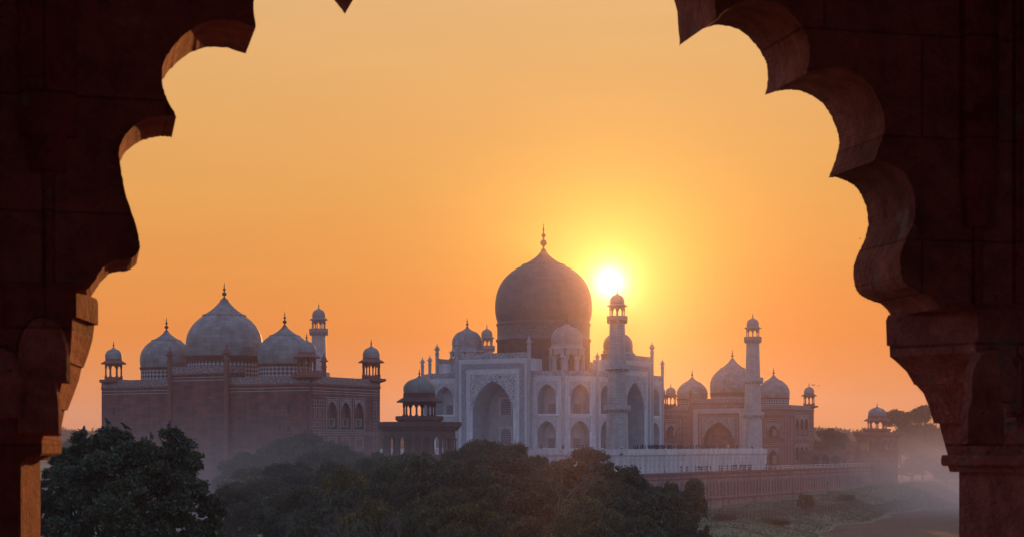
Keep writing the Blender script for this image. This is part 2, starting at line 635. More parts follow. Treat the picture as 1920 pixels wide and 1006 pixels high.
EXT = 2000
xs = axis(-EXT, EXT, -20, 240, 4.0, 1.25)
ys = axis(-EXT, EXT, -420, 260, 4.0, 1.25)
g = MB()
for y in ys:
    for x in xs:
        g.v.append((x, y, ground_z(x, y)))
nx = len(xs)
for j in range(len(ys) - 1):
    for i in range(nx - 1):
        q = (j * nx + i, j * nx + i + 1, (j + 1) * nx + i + 1, (j + 1) * nx + i)
        g.f.append(q)
        g.uv.append([(g.v[k][0], g.v[k][1]) for k in q])
        g.m.append(0)
        g.s.append(True)


def ground_mat(nt, b, out):
    n1 = noise(nt, 0.08, 6)
    n2 = noise(nt, 0.9, 6)
    c = ramp2(nt, n1, [(0.3, (0.10, 0.125, 0.05)), (0.55, (0.15, 0.155, 0.075)), (0.75, (0.20, 0.17, 0.11))])
    k = ramp2(nt, n2, [(0.3, (0.65, 0.7, 0.7)), (0.7, (1.15, 1.12, 1.1))])
    c = mixc(nt, 1.0, c, k, 'MULTIPLY')
    nt.links.new(c, b.inputs['Base Color'])
    b.inputs['Roughness'].default_value = 0.95
    bump(nt, b, n2, 0.4, 0.8)


tag(g.build('riverbank_ground', mat('bank_grass', ground_mat)), 'grassy earth bank sloping from the terrace wall to the river', 'ground', kind='structure')


def water_mat(nt, b, out):
    t = N(nt, 'ShaderNodeTexCoord')
    mp = N(nt, 'ShaderNodeMapping')
    mp.inputs['Scale'].default_value = (0.5, 0.5, 1)
    nt.links.new(t.outputs['Object'], mp.inputs[0])
    n = N(nt, 'ShaderNodeTexNoise')
    n.inputs['Scale'].default_value = 1.0
    n.inputs['Detail'].default_value = 6
    nt.links.new(mp.outputs[0], n.inputs['Vector'])
    b.inputs['Base Color'].default_value = (0.045, 0.042, 0.04, 1)
    b.inputs['Roughness'].default_value = 0.6
    b.inputs['Specular IOR Level'].default_value = 0.12
    bump(nt, b, n.outputs[0], 1.5, 1.0)


w = MB()
w.poly([(30, -EXT + 1, WATER_Z), (EXT - 1, -EXT + 1, WATER_Z), (EXT - 1, EXT - 1, WATER_Z), (20, EXT - 1, WATER_Z)])
tag(w.build('river', mat('river_water', water_mat)), 'grey hazy river beside the terrace', 'river', kind='structure')


# ------------------------------------------------------------------ shared building pieces
def arch_curve(uc, hw, zs, za, n=12):
    pts = []
    for i in range(n + 1):
        x = -1 + 2 * i / n
        pts.append((uc + hw * x, zs + (za - zs) * max(0.0, 1 - abs(x) ** 1.3) ** 0.55))
    return pts


def facade(mb, O, U, Nn, u0, u1, z0, z1, cols, mat=0, spandrel=None, smat=0):
    """flat wall panel with arched openings; cols = [(uc, hw, [(zb, zs, za), ...])]"""
    def P(u, z, d=0.0):
        return (O[0] + U[0] * u + Nn[0] * d, O[1] + U[1] * u + Nn[1] * d, O[2] + z)
    cols = sorted(cols)
    u = u0
    for uc, hw, ops in cols:
        if uc - hw > u + 1e-6:
            mb.poly([P(u, z0), P(uc - hw, z0), P(uc - hw, z1), P(u, z1)], mat)
        z = z0
        for k, (zb, zs, za) in enumerate(sorted(ops)):
            if zb > z + 1e-6:
                mb.poly([P(uc - hw, z), P(uc + hw, z), P(uc + hw, zb), P(uc - hw, zb)], mat)
            zt = sorted(ops)[k + 1][0] if k + 1 < len(ops) else z1
            zm = min(zt, za + 0.12 * hw)
            ac = arch_curve(uc, hw, zs, za)
            for a, b in zip(ac, ac[1:]):
                mb.poly([P(*a), P(*b), P(b[0], zm), P(a[0], zm)], mat)
            z = zm
        if z < z1 - 1e-6:
            mb.poly([P(uc - hw, z), P(uc + hw, z), P(uc + hw, z1), P(uc - hw, z1)], mat)
        u = uc + hw
    if u < u1 - 1e-6:
        mb.poly([P(u, z0), P(u1, z0), P(u1, z1), P(u, z1)], mat)


def niche_faces(mb, O, U, Nn, uc, hw, zb, zs, za, depth, splay=0.0, mat=0):
    def P(u, z, d=0.0):
        return (O[0] + U[0] * u + Nn[0] * d, O[1] + U[1] * u + Nn[1] * d, O[2] + z)
    k = 1 - splay
    fr = [(uc - hw, zb)] + arch_curve(uc, hw, zs, za) + [(uc + hw, zb)]
    bk = [(uc + (u - uc) * k, zb + (z - zb) * (1 - splay * 0.3)) for u, z in fr]
    for i in range(len(fr)):
        j = (i + 1) % len(fr)
        mb.poly([P(*fr[j]), P(*fr[i]), P(bk[i][0], bk[i][1], -depth), P(bk[j][0], bk[j][1], -depth)], mat)
    mb.poly([P(u, z, -depth) for u, z in bk], mat)


def frame_strip(mb, O, U, Nn, u0, u1, z0, z1, w, d=0.06, mat=0, bottom=False):
    """raised rectangular border between the outline u0..u1, z0..z1 and one w smaller"""
    mb.obox(O, U, Nn, u0, u0 + w, 0, d, z0, z1, mat)
    mb.obox(O, U, Nn, u1 - w, u1, 0, d, z0, z1, mat)
    mb.obox(O, U, Nn, u0 + w, u1 - w, 0, d, z1 - w, z1, mat)
    if bottom:
        mb.obox(O, U, Nn, u0 + w, u1 - w, 0, d, z0, z0 + w, mat)


def spandrel_faces(mb, O, U, Nn, uc, hw, zs, za, ztop, hw2, d=0.03, mat=0):
    """the two inlaid corners over an arch"""
    def P(u, z):
        return (O[0] + U[0] * u + Nn[0] * d, O[1] + U[1] * u + Nn[1] * d, O[2] + z)
    ac = arch_curve(uc, hw, zs, za)
    lo = zs
    mb.poly([P(uc - hw2, lo), P(uc - hw, lo), P(uc - hw, ztop), P(uc - hw2, ztop)], mat)
    mb.poly([P(uc + hw, lo), P(uc + hw2, lo), P(uc + hw2, ztop), P(uc + hw, ztop)], mat)
    for a, b in zip(ac, ac[1:]):
        mb.poly([P(*a), P(*b), P(b[0], ztop), P(a[0], ztop)], mat)


FIN = [(0.10, 0.0), (0.17, 0.06), (0.06, 0.13), (0.05, 0.19), (0.15, 0.25), (0.19, 0.31), (0.15, 0.37), (0.05, 0.43), (0.045, 0.48), (0.11, 0.54), (0.12, 0.58), (0.04, 0.64), (0.03, 0.71), (0.06, 0.76), (0.025, 0.82), (0.02, 0.9), (0.0, 1.0)]


def finial_mb(h, z0=0.0, fat=0.55):
    m = MB()
    m.lathe([(max(r, 0.0) * h * fat, z0 + z * h) for r, z in FIN], n=10)
    return m


def dome_profile(R, h, rim):
    """onion dome from its springing to the rim of the lotus cap"""
    pts = []
    for t, r in ((0.0, 0.965), (0.08, 0.985), (0.2, 1.0), (0.32, 1.0), (0.44, 0.985), (0.55, 0.955), (0.65, 0.905), (0.74, 0.845), (0.82, 0.775), (0.89, 0.70), (0.95, 0.62), (1.0, rim)):
        pts.append((R * r, h * t))
    return pts


def lotus_profile(r, h):
    return [(r * 0.96, -0.10 * h), (r * 1.06, -0.02 * h), (r * 1.04, 0.05 * h), (r * 0.86, 0.13 * h), (r * 0.66, 0.30 * h), (r * 0.47, 0.50 * h), (r * 0.30, 0.72 * h), (r * 0.18, 0.92 * h), (r * 0.2, 0.97 * h), (r * 0.1, 1.03 * h), (0.0, 1.03 * h)]


KC = {}


def kiosk(parent, name, loc, R, zc, zd, zt, zf, eave, m_base, m_col, m_eave, m_dome, plat=None, n=8, key=None, colr=0.14, rot=None, lotus=True, neck=0.35):
    """domed kiosk: loc is the floor point; zc floor of columns, zd eave height, zt dome top, zf finial top, all above loc"""
    key = (name, R, zc, zd, zt, zf, eave, plat, n, m_base.name, m_col.name, m_eave.name, m_dome.name)
    rot = PI / n if rot is None else rot
    if key not in KC:
        D = {}
        b = MB()
        pl = plat or R * 1.1
        if plat:
            b.lathe([(R * 0.98, 0), (pl, 0.30 * zc + 0.0), (pl, 0.62 * zc), (R * 1.12, 0.66 * zc), (R * 1.12, zc), (0, zc)], n=n, smooth=False, rot=rot)
        else:
            b.lathe([(pl, 0), (pl, zc), (0, zc)], n=n, smooth=False, rot=rot)
        D['base'] = b.mesh(name, m_base)
        c = MB()
        H = zd - zc
        c.lathe([(colr * 1.7, zc - 0.02), (colr * 1.7, zc + 0.08 * H), (colr, zc + 0.12 * H), (colr * 0.9, zc + 0.6 * H), (colr * 1.1, zc + 0.66 * H), (colr * 1.6, zc + 0.72 * H)], n=8)
        D['column'] = c.mesh('column', m_col)
        # arcade ring: little cusped arches between the columns, plus sloping eave
        a = MB()
        vs = ngon(n, R, rot=rot)
        for i in range(n):
            p, q = Vector(vs[i]).to_3d(), Vector(vs[(i + 1) % n]).to_3d()
            L = (q - p).length
            U = (q - p) / L
            Nn = Vector((U.y, -U.x, 0))
            hw = L / 2 - colr * 1.0
            zs, za = zc + 0.55 * H, zc + 0.82 * H
            for dd in (0.0, -colr * 1.6):
                O = p + Nn * (dd + colr * 0.8)
                ac = arch_curve(L / 2, hw, zs, za, 8)
                def P(u, z):
                    return (O.x + U.x * u, O.y + U.y * u, z)
                for s, t in zip(ac, ac[1:]):
                    a.poly([P(*s), P(*t), P(t[0], zd), P(s[0], zd)])
                a.poly([P(0, zs), P(L / 2 - hw, zs), P(L / 2 - hw, zd), P(0, zd)])
                a.poly([P(L / 2 + hw, zs), P(L, zs), P(L, zd), P(L / 2 + hw, zd)])
        D['arcade'] = a.mesh('arcade', m_col)
        e = MB()
        th = 0.10 * (eave - R) + 0.06
        e.lathe([(R * 0.9, zd - 0.12 * (eave - R)), (eave, zd - 0.30 * (eave - R)), (eave, zd - 0.30 * (eave - R) + th), (R * 1.02, zd + 0.42 * (eave - R)), (R * 1.02, zd + neck), (0, zd + neck)], n=n, smooth=False, rot=rot)
        D['eave'] = e.mesh('eave', m_eave)
        d = MB()
        z0 = zd + neck
        hd = (zt - z0)
        if lotus:
            hb = hd * 0.80
            pr = [(r, z0 + z) for r, z in dome_profile(R * 1.0, hb, 0.45)]
            d.lathe(pr, n=24)
            d.lathe([(r, z0 + hb + z) for r, z in lotus_profile(R * 0.45, hd * 0.20)], n=16)
        else:
            d.lathe([(R * math.cos(t) * (1.0), z0 + hd * math.sin(t)) for t in [i * PI / 18 for i in range(10)]], n=24)
        D['cupola'] = d.mesh('cupola', m_dome)
        D['finial'] = finial_mb(zf - zt, zt - 0.03, 0.8).mesh('finial', M['bronze'])
        KC[key] = D
    D = KC[key]
    k = inst(D['base'], name, parent, loc)
    for p in ngon(n, R * 0.97, rot=rot):
        inst(D['column'], 'column', k, (p[0], p[1], 0))
    for s in ('arcade', 'eave', 'cupola', 'finial'):
        inst(D[s], s, k)
    return k


def pinnacle(parent, x, y, z0, z1, r, m, key='p'):
    H = z1 - z0
    mb = MB()
    k = r / 0.5
    mb.lathe([(r, 0), (r, H - 3.6 * k), (r * 1.25, H - 3.4 * k), (r * 1.25, H - 3.2 * k), (r * 0.95, H - 3.0 * k), (r * 0.95, H - 2.3 * k), (r * 2.0, H - 2.1 * k), (r * 1.9, H - 1.95 * k), (r * 1.1, H - 1.85 * k), (r * 1.2, H - 1.6 * k), (r * 0.9, H - 1.25 * k), (r * 0.35, H - 1.05 * k), (r * 0.2, H - 0.85 * k), (r * 0.4, H - 0.7 * k), (r * 0.15, H - 0.5 * k), (0, H)], n=8, smooth=False, rot=PI / 8)
    return mb.build('pinnacle', m, parent, (x, y, z0))


# ------------------------------------------------------------------ marble mausoleum
PL = 5.47            # plinth top above the terrace
HM, CM, PW = 26.67, 20.1, 10.8
WZ, PZ = 24.6, 29.4  # wing and portal wall tops (parapets above)


def mausoleum():
    T = thing('mausoleum', (0, 0, PL), 'great white marble mausoleum with onion dome and arched portals on the plinth', 'mausoleum')
    z = -PL
    wall = MB()
    par = MB()
    trim = MB()
    wz, pz = WZ + z, PZ + z
    dirs = [((0, -HM), (1, 0), (0, -1)), ((HM, 0), (0, 1), (1, 0)), ((0, HM), (-1, 0), (0, 1)), ((-HM, 0), (0, -1), (-1, 0))]
    nb = [(PL + 0.7, 10.3, 13.2), (15.0, 19.6, 22.6)]
    nb = [tuple(q + z for q in t) for t in nb]

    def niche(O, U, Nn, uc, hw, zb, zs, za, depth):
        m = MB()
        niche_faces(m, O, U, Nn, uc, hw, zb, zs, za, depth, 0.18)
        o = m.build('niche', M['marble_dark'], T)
        s = MB()
        spandrel_faces(s, O, U, Nn, uc, hw, zs, za, za + 0.75, hw + 0.35, 0.03)
        s.build('spandrel', M['inlay_fine'], o)
        wd = MB()
        wd.obox(O, U, Nn, uc - 0.95, uc + 0.95, -depth + 0.002, -depth + 0.12, zb + 0.05, zb + 2.6)
        wd.build('window', M['jali'], o)
        return o

    def bay(O, U, Nn, u0, u1, hw):
        uc = (u0 + u1) / 2
        facade(wall, O, U, Nn, u0, u1, 0.0, wz, [(uc, hw, nb)])
        for zb, zs, za in nb:
            niche(O, U, Nn, uc, hw, zb, zs, za, 2.6)
            frame_strip(trim, O, U, Nn, uc - hw - 0.9, uc + hw + 0.9, zb - 0.05, za + 1.25, 0.28, 0.10)
        trim.obox(O, U, Nn, u0, u1, 0, 0.10, 13.95 + z, 14.3 + z)
        trim.obox(O, U, Nn, u0, u1, 0, 0.16, wz - 0.5, wz)
        trim.obox(O, U, Nn, u0, u1, 0, 0.18, 0, 0.55)
        par.obox(O, U, Nn, u0, u1, -0.5, 0.05, wz, wz + 1.45)

    for (O2, U, Nn) in dirs:
        O = Vector((O2[0], O2[1], 0))
        U3, N3 = Vector((U[0], U[1], 0)), Vector((Nn[0], Nn[1], 0))
        bay(O, U3, N3, -CM, -PW, 2.75)
        bay(O, U3, N3, PW, CM, 2.75)
        # portal block
        OP = O + N3 * 1.1
        hw, zb, zs, za = 6.1, PL + 0.15 + z, 16.2 + z, 23.7 + z
        facade(wall, OP, U3, N3, -PW, PW, 0, pz, [(0, hw, [(zb, zs, za)])])
        for s in (-1, 1):
            a, b = OP + U3 * (s * PW), O + U3 * (s * PW) - N3 * 6.0
            q = [(a.x, a.y, 0), (b.x, b.y, 0), (b.x, b.y, pz), (a.x, a.y, pz)]
            wall.poly(q if s < 0 else q[::-1])
        a, b = O - U3 * PW - N3 * 6.0, O + U3 * PW - N3 * 6.0
        wall.poly([(b.x, b.y, wz - 0.5), (a.x, a.y, wz - 0.5), (a.x, a.y, pz), (b.x, b.y, pz)])
        c1, c2 = OP - U3 * PW, OP + U3 * PW
        wall.poly([(c1.x, c1.y, pz), (c2.x, c2.y, pz), (b.x, b.y, pz), (a.x, a.y, pz)])
        par.obox(OP, U3, N3, -PW, PW, -0.5, 0.05, pz, pz + 1.5)
        trim.obox(OP, U3, N3, -PW, PW, 0, 0.18, pz - 0.45, pz)
        trim.obox(OP, U3, N3, -PW, -hw - 0.2, 0, 0.12, 0, 0.9)
        trim.obox(OP, U3, N3, hw + 0.2, PW, 0, 0.12, 0, 0.9)
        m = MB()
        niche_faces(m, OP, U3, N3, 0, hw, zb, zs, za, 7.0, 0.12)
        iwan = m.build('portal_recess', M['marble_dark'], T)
        s = MB()
        spandrel_faces(s, OP, U3, N3, 0, hw, zs, za, za + 1.7, hw + 0.75, 0.05)
        s.build('spandrel', M['inlay'], iwan)
        for zb2, zs2, za2 in ((7.2, 9.6, 11.4), (15.0, 17.2, 19.2)):
            wd = MB()
            OB = OP - N3 * 6.94
            ac = [(-1.6, zb2 + z)] + arch_curve(0, 1.6, zs2 + z, za2 + z, 8) + [(1.6, zb2 + z)]
            wd.poly([(OB.x + U3.x * u, OB.y + U3.y * u, zz) for u, zz in ac])
            wd.obox(OB, U3, N3, -2.0, -1.62, 0, 0.1, zb2 + z, za2 + z + 0.3, 1)
            wd.obox(OB, U3, N3, 1.62, 2.0, 0, 0.1, zb2 + z, za2 + z + 0.3, 1)
            wd.obox(OB, U3, N3, -1.62, 1.62, 0, 0.1, za2 + z + 0.05, za2 + z + 0.35, 1)
            wd.build('window', [M['jali'], M['marble_trim']], iwan)
        band = MB()
        frame_strip(band, OP, U3, N3, -9.5, 9.5, 1.2, 28.2 + z, 1.45, 0.06)
        band.build('inscription_band', M['script'], T)
        fr = MB()
        frame_strip(fr, OP, U3, N3, -10.1, 10.1, 0.9, 28.9 + z, 0.45, 0.12)
        frame_strip(fr, OP, U3, N3, -7.95, 7.95, 0.9, 26.6 + z, 0.4, 0.12)
        frame_strip(fr, OP, U3, N3, -7.2, 7.2, 0.9, 25.75 + z, 0.3, 0.10)
        fr.build('portal_frame', M['marble_trim'], T)
        for sgn in (-1, 1):
            p = OP + U3 * (sgn * (PW + 0.05))
            pinnacle(T, p.x, p.y, 0, 35.4 + z, 0.48, M['marble_dark'])
    # chamfered corners
    cs = [((CM, -HM), (HM, -CM)), ((HM, CM), (CM, HM)), ((-CM, HM), (-HM, CM)), ((-HM, -CM), (-CM, -HM))]
    for a, b in cs:
        A, B = Vector((a[0], a[1], 0)), Vector((b[0], b[1], 0))
        L = (B - A).length
        U3 = (B - A) / L
        N3 = Vector((U3.y, -U3.x, 0))
        bay(A, U3, N3, 0, L, 2.6)
        for P in (A, B):
            pinnacle(T, P.x, P.y, 0, 31.2 + z, 0.42, M['marble_dark'])
    oct8 = []
    for a, b in cs:
        oct8 += [a, b]
    wall.poly([(p[0], p[1], wz - 0.3) for p in oct8])
    wall.build('wall', M['marble'], T)
    par.build('parapet', M['lattice'], T)
    trim.build('string_course', M['marble_trim'], T)
    # great dome
    d = MB()
    Z = lambda v: v + z
    S = 1 / 6.81
    prof = [(86 * S, 40.5), (88.5 * S, 41.6), (90.3 * S, 43.0), (91 * S, 44.6), (90.6 * S, 46.2), (89 * S, 47.8), (86.2 * S, 49.3), (82 * S, 50.8), (76.5 * S, 52.1), (69.5 * S, 53.3), (61 * S, 54.4), (51 * S, 55.4), (39 * S, 56.3)]
    d.lathe([(r, Z(v)) for r, v in prof], n=96)
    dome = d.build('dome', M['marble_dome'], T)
    dr = MB()
    dr.lathe([(12.8, Z(24)), (12.8, Z(35.2)), (13.1, Z(35.3)), (13.1, Z(35.9)), (12.75, Z(36.0)), (12.75, Z(36.9))], n=96)
    dr.lathe([(12.75, Z(39.4)), (12.95, Z(39.5)), (13.05, Z(40.2)), (12.7, Z(40.5))], n=96)
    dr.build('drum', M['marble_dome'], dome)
    rb = MB()
    rb.lathe([(12.75, Z(36.9)), (12.75, Z(39.4))], n=96)
    rb.build('carved_band', M['dome_band'], dome)
    lc = MB()
    lc.lathe([(r, Z(56.3) + v) for r, v in lotus_profile(5.55, 3.7)], n=128, ribs=30, rib=0.04)
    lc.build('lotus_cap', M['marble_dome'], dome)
    finial_mb(8.2, Z(59.9), 0.62).build('finial', M['bronze'], dome)
    # four roof kiosks with solid arched drums
    q = 15.3
    for sx in (-1, 1):
        for sy in (-1, 1):
            kiosk(T, 'roof_kiosk', (sx * q, sy * q, Z(24.3)), 4.15, 1.2, 8.0, 14.6, 17.3, 5.0, M['marble_dark'], M['kiosk_stone'], M['kiosk_stone'], M['kiosk_dome'], colr=0.75, neck=1.0)
            core = MB()
            core.lathe([(3.3, 0), (3.3, 7.8)], c=(0, 0), n=8, smooth=False, rot=PI / 8)
            core.build('kiosk_core', M['dome_band'], T, (sx * q, sy * q, Z(25.4)))
    return T


mausoleum()

# plinth
P = thing('marble_plinth', (0, 0, 0), 'broad white marble plinth carrying the mausoleum and minarets', 'plinth')
HP = 47.0
pb = MB()
pn = MB()
for (O2, U, Nn) in [((0, -HP), (1, 0), (0, -1)), ((HP, 0), (0, 1), (1, 0)), ((0, HP), (-1, 0), (0, 1)), ((-HP, 0), (0, -1), (-1, 0))]:
    O = Vector((O2[0], O2[1], 0))
    U3, N3 = Vector((U[0], U[1], 0)), Vector((Nn[0], Nn[1], 0))
    cols = []
    k = 0
    u = -44.0
    while u < 44.01:
        cols.append((u, 0.85, [(0.5, 2.0, 2.9)]))
        u += 2.75
    facade(pb, O, U3, N3, -HP, HP, 0, PL - 0.9, cols)
    for c in cols:
        niche_faces(pb, O, U3, N3, c[0], 0.85, 0.5, 2.0, 2.9, 0.07)
        frame_strip(pn, O, U3, N3, c[0] - 1.2, c[0] + 1.2, 0.3, 3.3, 0.1, 0.04)
        frame_strip(pn, O, U3, N3, c[0] - 1.2, c[0] + 1.2, 3.5, 4.3, 0.09, 0.04, 0, True)
    pb.obox(O, U3, N3, -HP - 0.3, HP + 0.0, -0.6, 0.3, PL - 0.9, PL - 0.45)
pb.poly([(-HP, -HP, PL), (HP, -HP, PL), (HP, HP, PL), (-HP, HP, PL)])
for s in (-1, 1):
    pb.box(-HP - 0.12, HP + 0.12, s * HP - 0.25, s * HP + 0.25, PL - 0.45, PL + 0.5)
    pb.box(s * HP - 0.25, s * HP + 0.25, -HP + 0.25, HP - 0.25, PL - 0.45, PL + 0.5)
pb.build('wall', M['marble'], P)
pn.build('panel_frame', M['marble_dark'], P)


# minarets
def minaret(x, y, label):
    T = thing('minaret', (x, y, PL), label, 'minaret', 'marble minarets at the plinth corners')
    if 'minaret' not in KC:
        z = -PL
        s = MB()
        lv = [(5.47, 2.72), (15.7, 2.42), (25.4, 2.12), (37.0, 1.78)]
        s.lathe([(3.05, 0), (3.05, 0.5), (2.75, 0.6), (2.72, 0.6)], n=32)
        for (z0, r0), (z1, r1) in zip(lv, lv[1:]):
            s.lathe([(r0, z0 + z + (0.6 if z0 < 6 else 0)), (r1 + 0.03, z1 + z)], n=32)
        bal = []
        for (zz, r) in lv[1:]:
            b = MB()
            e = 0.85 if zz < 30 else 0.75
            b.lathe([(r, zz + z - 1.2), (r + 0.15, zz + z - 1.1), (r + 0.2, zz + z - 0.8), (r + e * 0.75, zz + z - 0.35), (r + e, zz + z - 0.3), (r + e, zz + z + 0.75), (r + e - 0.15, zz + z + 0.75), (r + e - 0.15, zz + z), (r * 0.6, zz + z)], n=32, smooth=False)
            for k in range(16):
                t = 2 * PI * (k + 0.5) / 16
                c, sn = math.cos(t), math.sin(t)
                O = Vector((c * r, sn * r, 0))
                b.obox(O, Vector((-sn, c, 0)), Vector((c, sn, 0)), -0.11, 0.11, 0.0, e * 0.9, zz + z - 0.95, zz + z - 0.3)
            bal.append(b.mesh('balcony', M['minaret_top'] if zz > 30 else M['marble_dark']))
        KC['minaret'] = (s.mesh('shaft', M['marble_block']), bal)
    s, bal = KC['minaret']
    inst(s, 'shaft', T)
    for b in bal:
        inst(b, 'balcony', T)
    kiosk(T, 'lantern', (0, 0, 37.0 - PL), 1.75, 0.3, 3.3, 6.3, 7.75, 2.5, M['minaret_top'], M['minaret_top'], M['minaret_top'], M['minaret_top'], colr=0.16)
    return T


MN = 44.0
minaret(MN, -MN, 'white minaret nearest the viewer, its top against the setting sun')
minaret(MN, MN, 'white minaret standing free before the far red mosque')
minaret(-MN, -MN, 'white minaret rising behind the near red hall with the three domes')
minaret(-MN, MN, 'white minaret whose lantern just shows between roof kiosk and great dome')


# ------------------------------------------------------------------ red sandstone halls (guest hall and mosque)
def hall(label, cat, name, yc, rz, w, d, yd, do, warm, front_proj, kx):
    """local frame: front towards +Y, back towards -Y"""
    T = thing(name, (0, yc, 0), label, cat, 'twin red sandstone halls with white domes', rz)
    red = M['red_warm'] if warm else M['red']
    wall, par, trim, line = MB(), MB(), MB(), MB()
    H = 18.6
    hd = d / 2
    bw = 7.3
    PH = 21.0

    def band(O, U, Nn, u0, u1, z0=H, off=0.0):
        par.obox(O, U, Nn, u0, u1, -0.5, 0.06 + off, z0 + 0.35, z0 + 1.75)
        trim.obox(O, U, Nn, u0, u1, -0.3, 0.22 + off, z0, z0 + 0.35)
        line.obox(O, U, Nn, u0, u1, 0, 0.05 + off, z0 - 0.55, z0 - 0.42)
        line.obox(O, U, Nn, u0, u1, 0, 0.05 + off, z0 - 1.15, z0 - 1.02)

    # back wall with its projecting middle
    O, U, Nn = Vector((0, -hd, 0)), Vector((1, 0, 0)), Vector((0, -1, 0))
    facade(wall, O, U, Nn, -w, w, -9, H, [])
    band(O, U, Nn, -w, -bw)
    band(O, U, Nn, bw, w)
    wall.box(-bw, bw, -hd - 0.7, -hd + 5.0, -9, PH)
    band(O + Nn * 0.7, U, Nn, -bw, bw, PH)
    for s in (-1, 1):
        par.obox(Vector((s * bw, -hd, 0)), Vector((0, s, 0)), Vector((s, 0, 0)), -0.69 if s > 0 else -5, 5.0 if s > 0 else 0.69, -0.5, 0.05, PH + 0.36, PH + 1.74)
        for zz in (9.0, 13.2):
            for u in (-w + 3.4, w - 4.5):
                o = MB()
                o.obox(O, U, Nn, u - 0.35, u + 0.35, 0.005, 0.03, zz, zz + 1.6)
                if s > 0:
                    o.build('window', M['arcade_dark'], T)
        pinnacle(T, s * bw, -hd - 0.8, -9, 27.2, 0.5, M['red_trim'])
    # end walls with tiers of blind niches
    for s in (-1, 1):
        O, U, Nn = Vector((s * w, 0, 0)), Vector((0, s, 0)), Vector((s, 0, 0))
        n3 = [(-4.3 + 4.6 * i, 1.5) for i in range(3)]
        if s < 0:
            n3 = [(-u, h) for u, h in n3]
        tiers = [(-0.2, 4.4, 6.6), (10.2, 14.3, 16.1)] if warm else [(10.2, 13.6, 15.5)]
        facade(wall, O, U, Nn, -hd, hd, -9, H, [(u, h, tiers) for u, h in n3])
        band(O, U, Nn, -hd, hd)
        for u, h in n3:
            for zb, zs, za in tiers:
                m = MB()
                niche_faces(m, O, U, Nn, u, h, zb, zs, za, 0.8)
                o = m.build('niche', M['red_dark'], T)
                sp = MB()
                spandrel_faces(sp, O, U, Nn, u, h, zs, za, za + 0.6, h + 0.1, 0.04)
                sp.build('spandrel', M['red_spandrel'], o)
                frame_strip(line, O, U, Nn, u - h - 0.5, u + h + 0.5, zb - 0.4, za + 0.9, 0.12, 0.05, 0, True)
                frame_strip(line, O, U, Nn, u - 0.9, u + 0.9, zb + 0.4, zb + 2.0, 0.1, -0.74, 0, True)
            if not warm:
                for zb in (2.4, 6.0):
                    frame_strip(line, O, U, Nn, u - 1.5, u + 1.5, zb, zb + 2.6, 0.12, 0.05, 0, True)
                    frame_strip(line, O, U, Nn, u - 1.1, u + 1.1, zb + 0.4, zb + 2.2, 0.08, 0.05, 0, True)
        for side in (-1, 1):
            for c in range(3):
                if side > 0 and c:
                    continue
                u = side * hd + (1.7 + 1.55 * c) * -side
                if s < 0:
                    u = -u
                zz = 0.3
                for hh in (2.6, 2.4, 1.0, 2.4, 1.0, 2.4, 1.0):
                    frame_strip(line, O, U, Nn, u - 0.55, u + 0.55, zz, zz + hh, 0.09, 0.05, 0, True)
                    zz += hh + 0.45
        for zz in (9.0, 9.4, 17.0):
            line.obox(O, U, Nn, -hd + 0.5, hd - 0.5, 0, 0.04, zz, zz + 0.1)
    # front with its portal
    O, U, Nn = Vector((0, hd, 0)), Vector((-1, 0, 0)), Vector((0, 1, 0))
    nb = []
    for u in (-w + 6.0, w - 6.0):
        nb.append((u, 1.5, [(0.2, 3.2, 5.2), (9.6, 12.0, 13.6)]))
    facade(wall, O, U, Nn, -w, w, -9, H, nb)
    band(O, U, Nn, -w, w)
    for u, h, tt in nb:
        for zb, zs, za in tt:
            m = MB()
            niche_faces(m, O, U, Nn, u, h, zb, zs, za, 1.5)
            o = m.build('niche', M['red_dark'], T)
            sp = MB()
            spandrel_faces(sp, O, U, Nn, u, h, zs, za, za + 0.9, h + 0.7, 0.05)
            sp.build('spandrel', M['red_spandrel'], o)
            wd = MB()
            wd.obox(O, U, Nn, u - 0.7, u + 0.7, -1.49, -1.4, zb + 0.4, zs + 0.2)
            wd.build('window', M['pale_line'], o)
            frame_strip(line, O, U, Nn, u - 2.9, u + 2.9, zb - 0.2, za + 1.7, 0.16, 0.06)
            frame_strip(line, O, U, Nn, u - 3.6, u + 3.6, zb - 0.2, za + 2.3, 0.12, 0.06)
    for sgn in (-1, 1):
        for c in range(3):
            u = sgn * (w - 1.0 - 0.0) if c == 0 else sgn * (11.6 + 1.5 * (c - 1))
            zz = 0.3
            for hh in (3.6, 3.2, 1.6, 3.2, 1.6, 1.6):
                frame_strip(line, O, U, Nn, u - 0.55, u + 0.55, zz, zz + hh, 0.09, 0.05, 0, True)
                zz += hh + 0.45
    pw = 10.2
    OP = O + Nn * front_proj
    hw, zb, zs, za = 5.3, 0.1, 9.4, 14.6
    facade(wall, OP, U, Nn, -pw, pw, -9, PH, [(0, hw, [(zb, zs, za)])])
    for s in (-1, 1):
        a, b = OP + U * (s * pw), O + U * (s * pw) - Nn * 6
        q = [(a.x, a.y, -9), (b.x, b.y, -9), (b.x, b.y, PH), (a.x, a.y, PH)]
        wall.poly(q if s < 0 else q[::-1])
        pinnacle(T, s * pw, hd + front_proj, 0, 26.8, 0.5, M['red_trim'])
    a, b = O - U * pw - Nn * 6, O + U * pw - Nn * 6
    c1, c2 = OP - U * pw, OP + U * pw
    wall.poly([(c1.x, c1.y, PH), (c2.x, c2.y, PH), (b.x, b.y, PH), (a.x, a.y, PH)])
    wall.poly([(b.x, b.y, H), (a.x, a.y, H), (a.x, a.y, PH), (b.x, b.y, PH)])
    band(OP, U, Nn, -pw, pw, PH)
    m = MB()
    niche_faces(m, OP, U, Nn, 0, hw, zb, zs, za, 6.5, 0.1)
    iw = m.build('portal_recess', M['red_dark'], T)
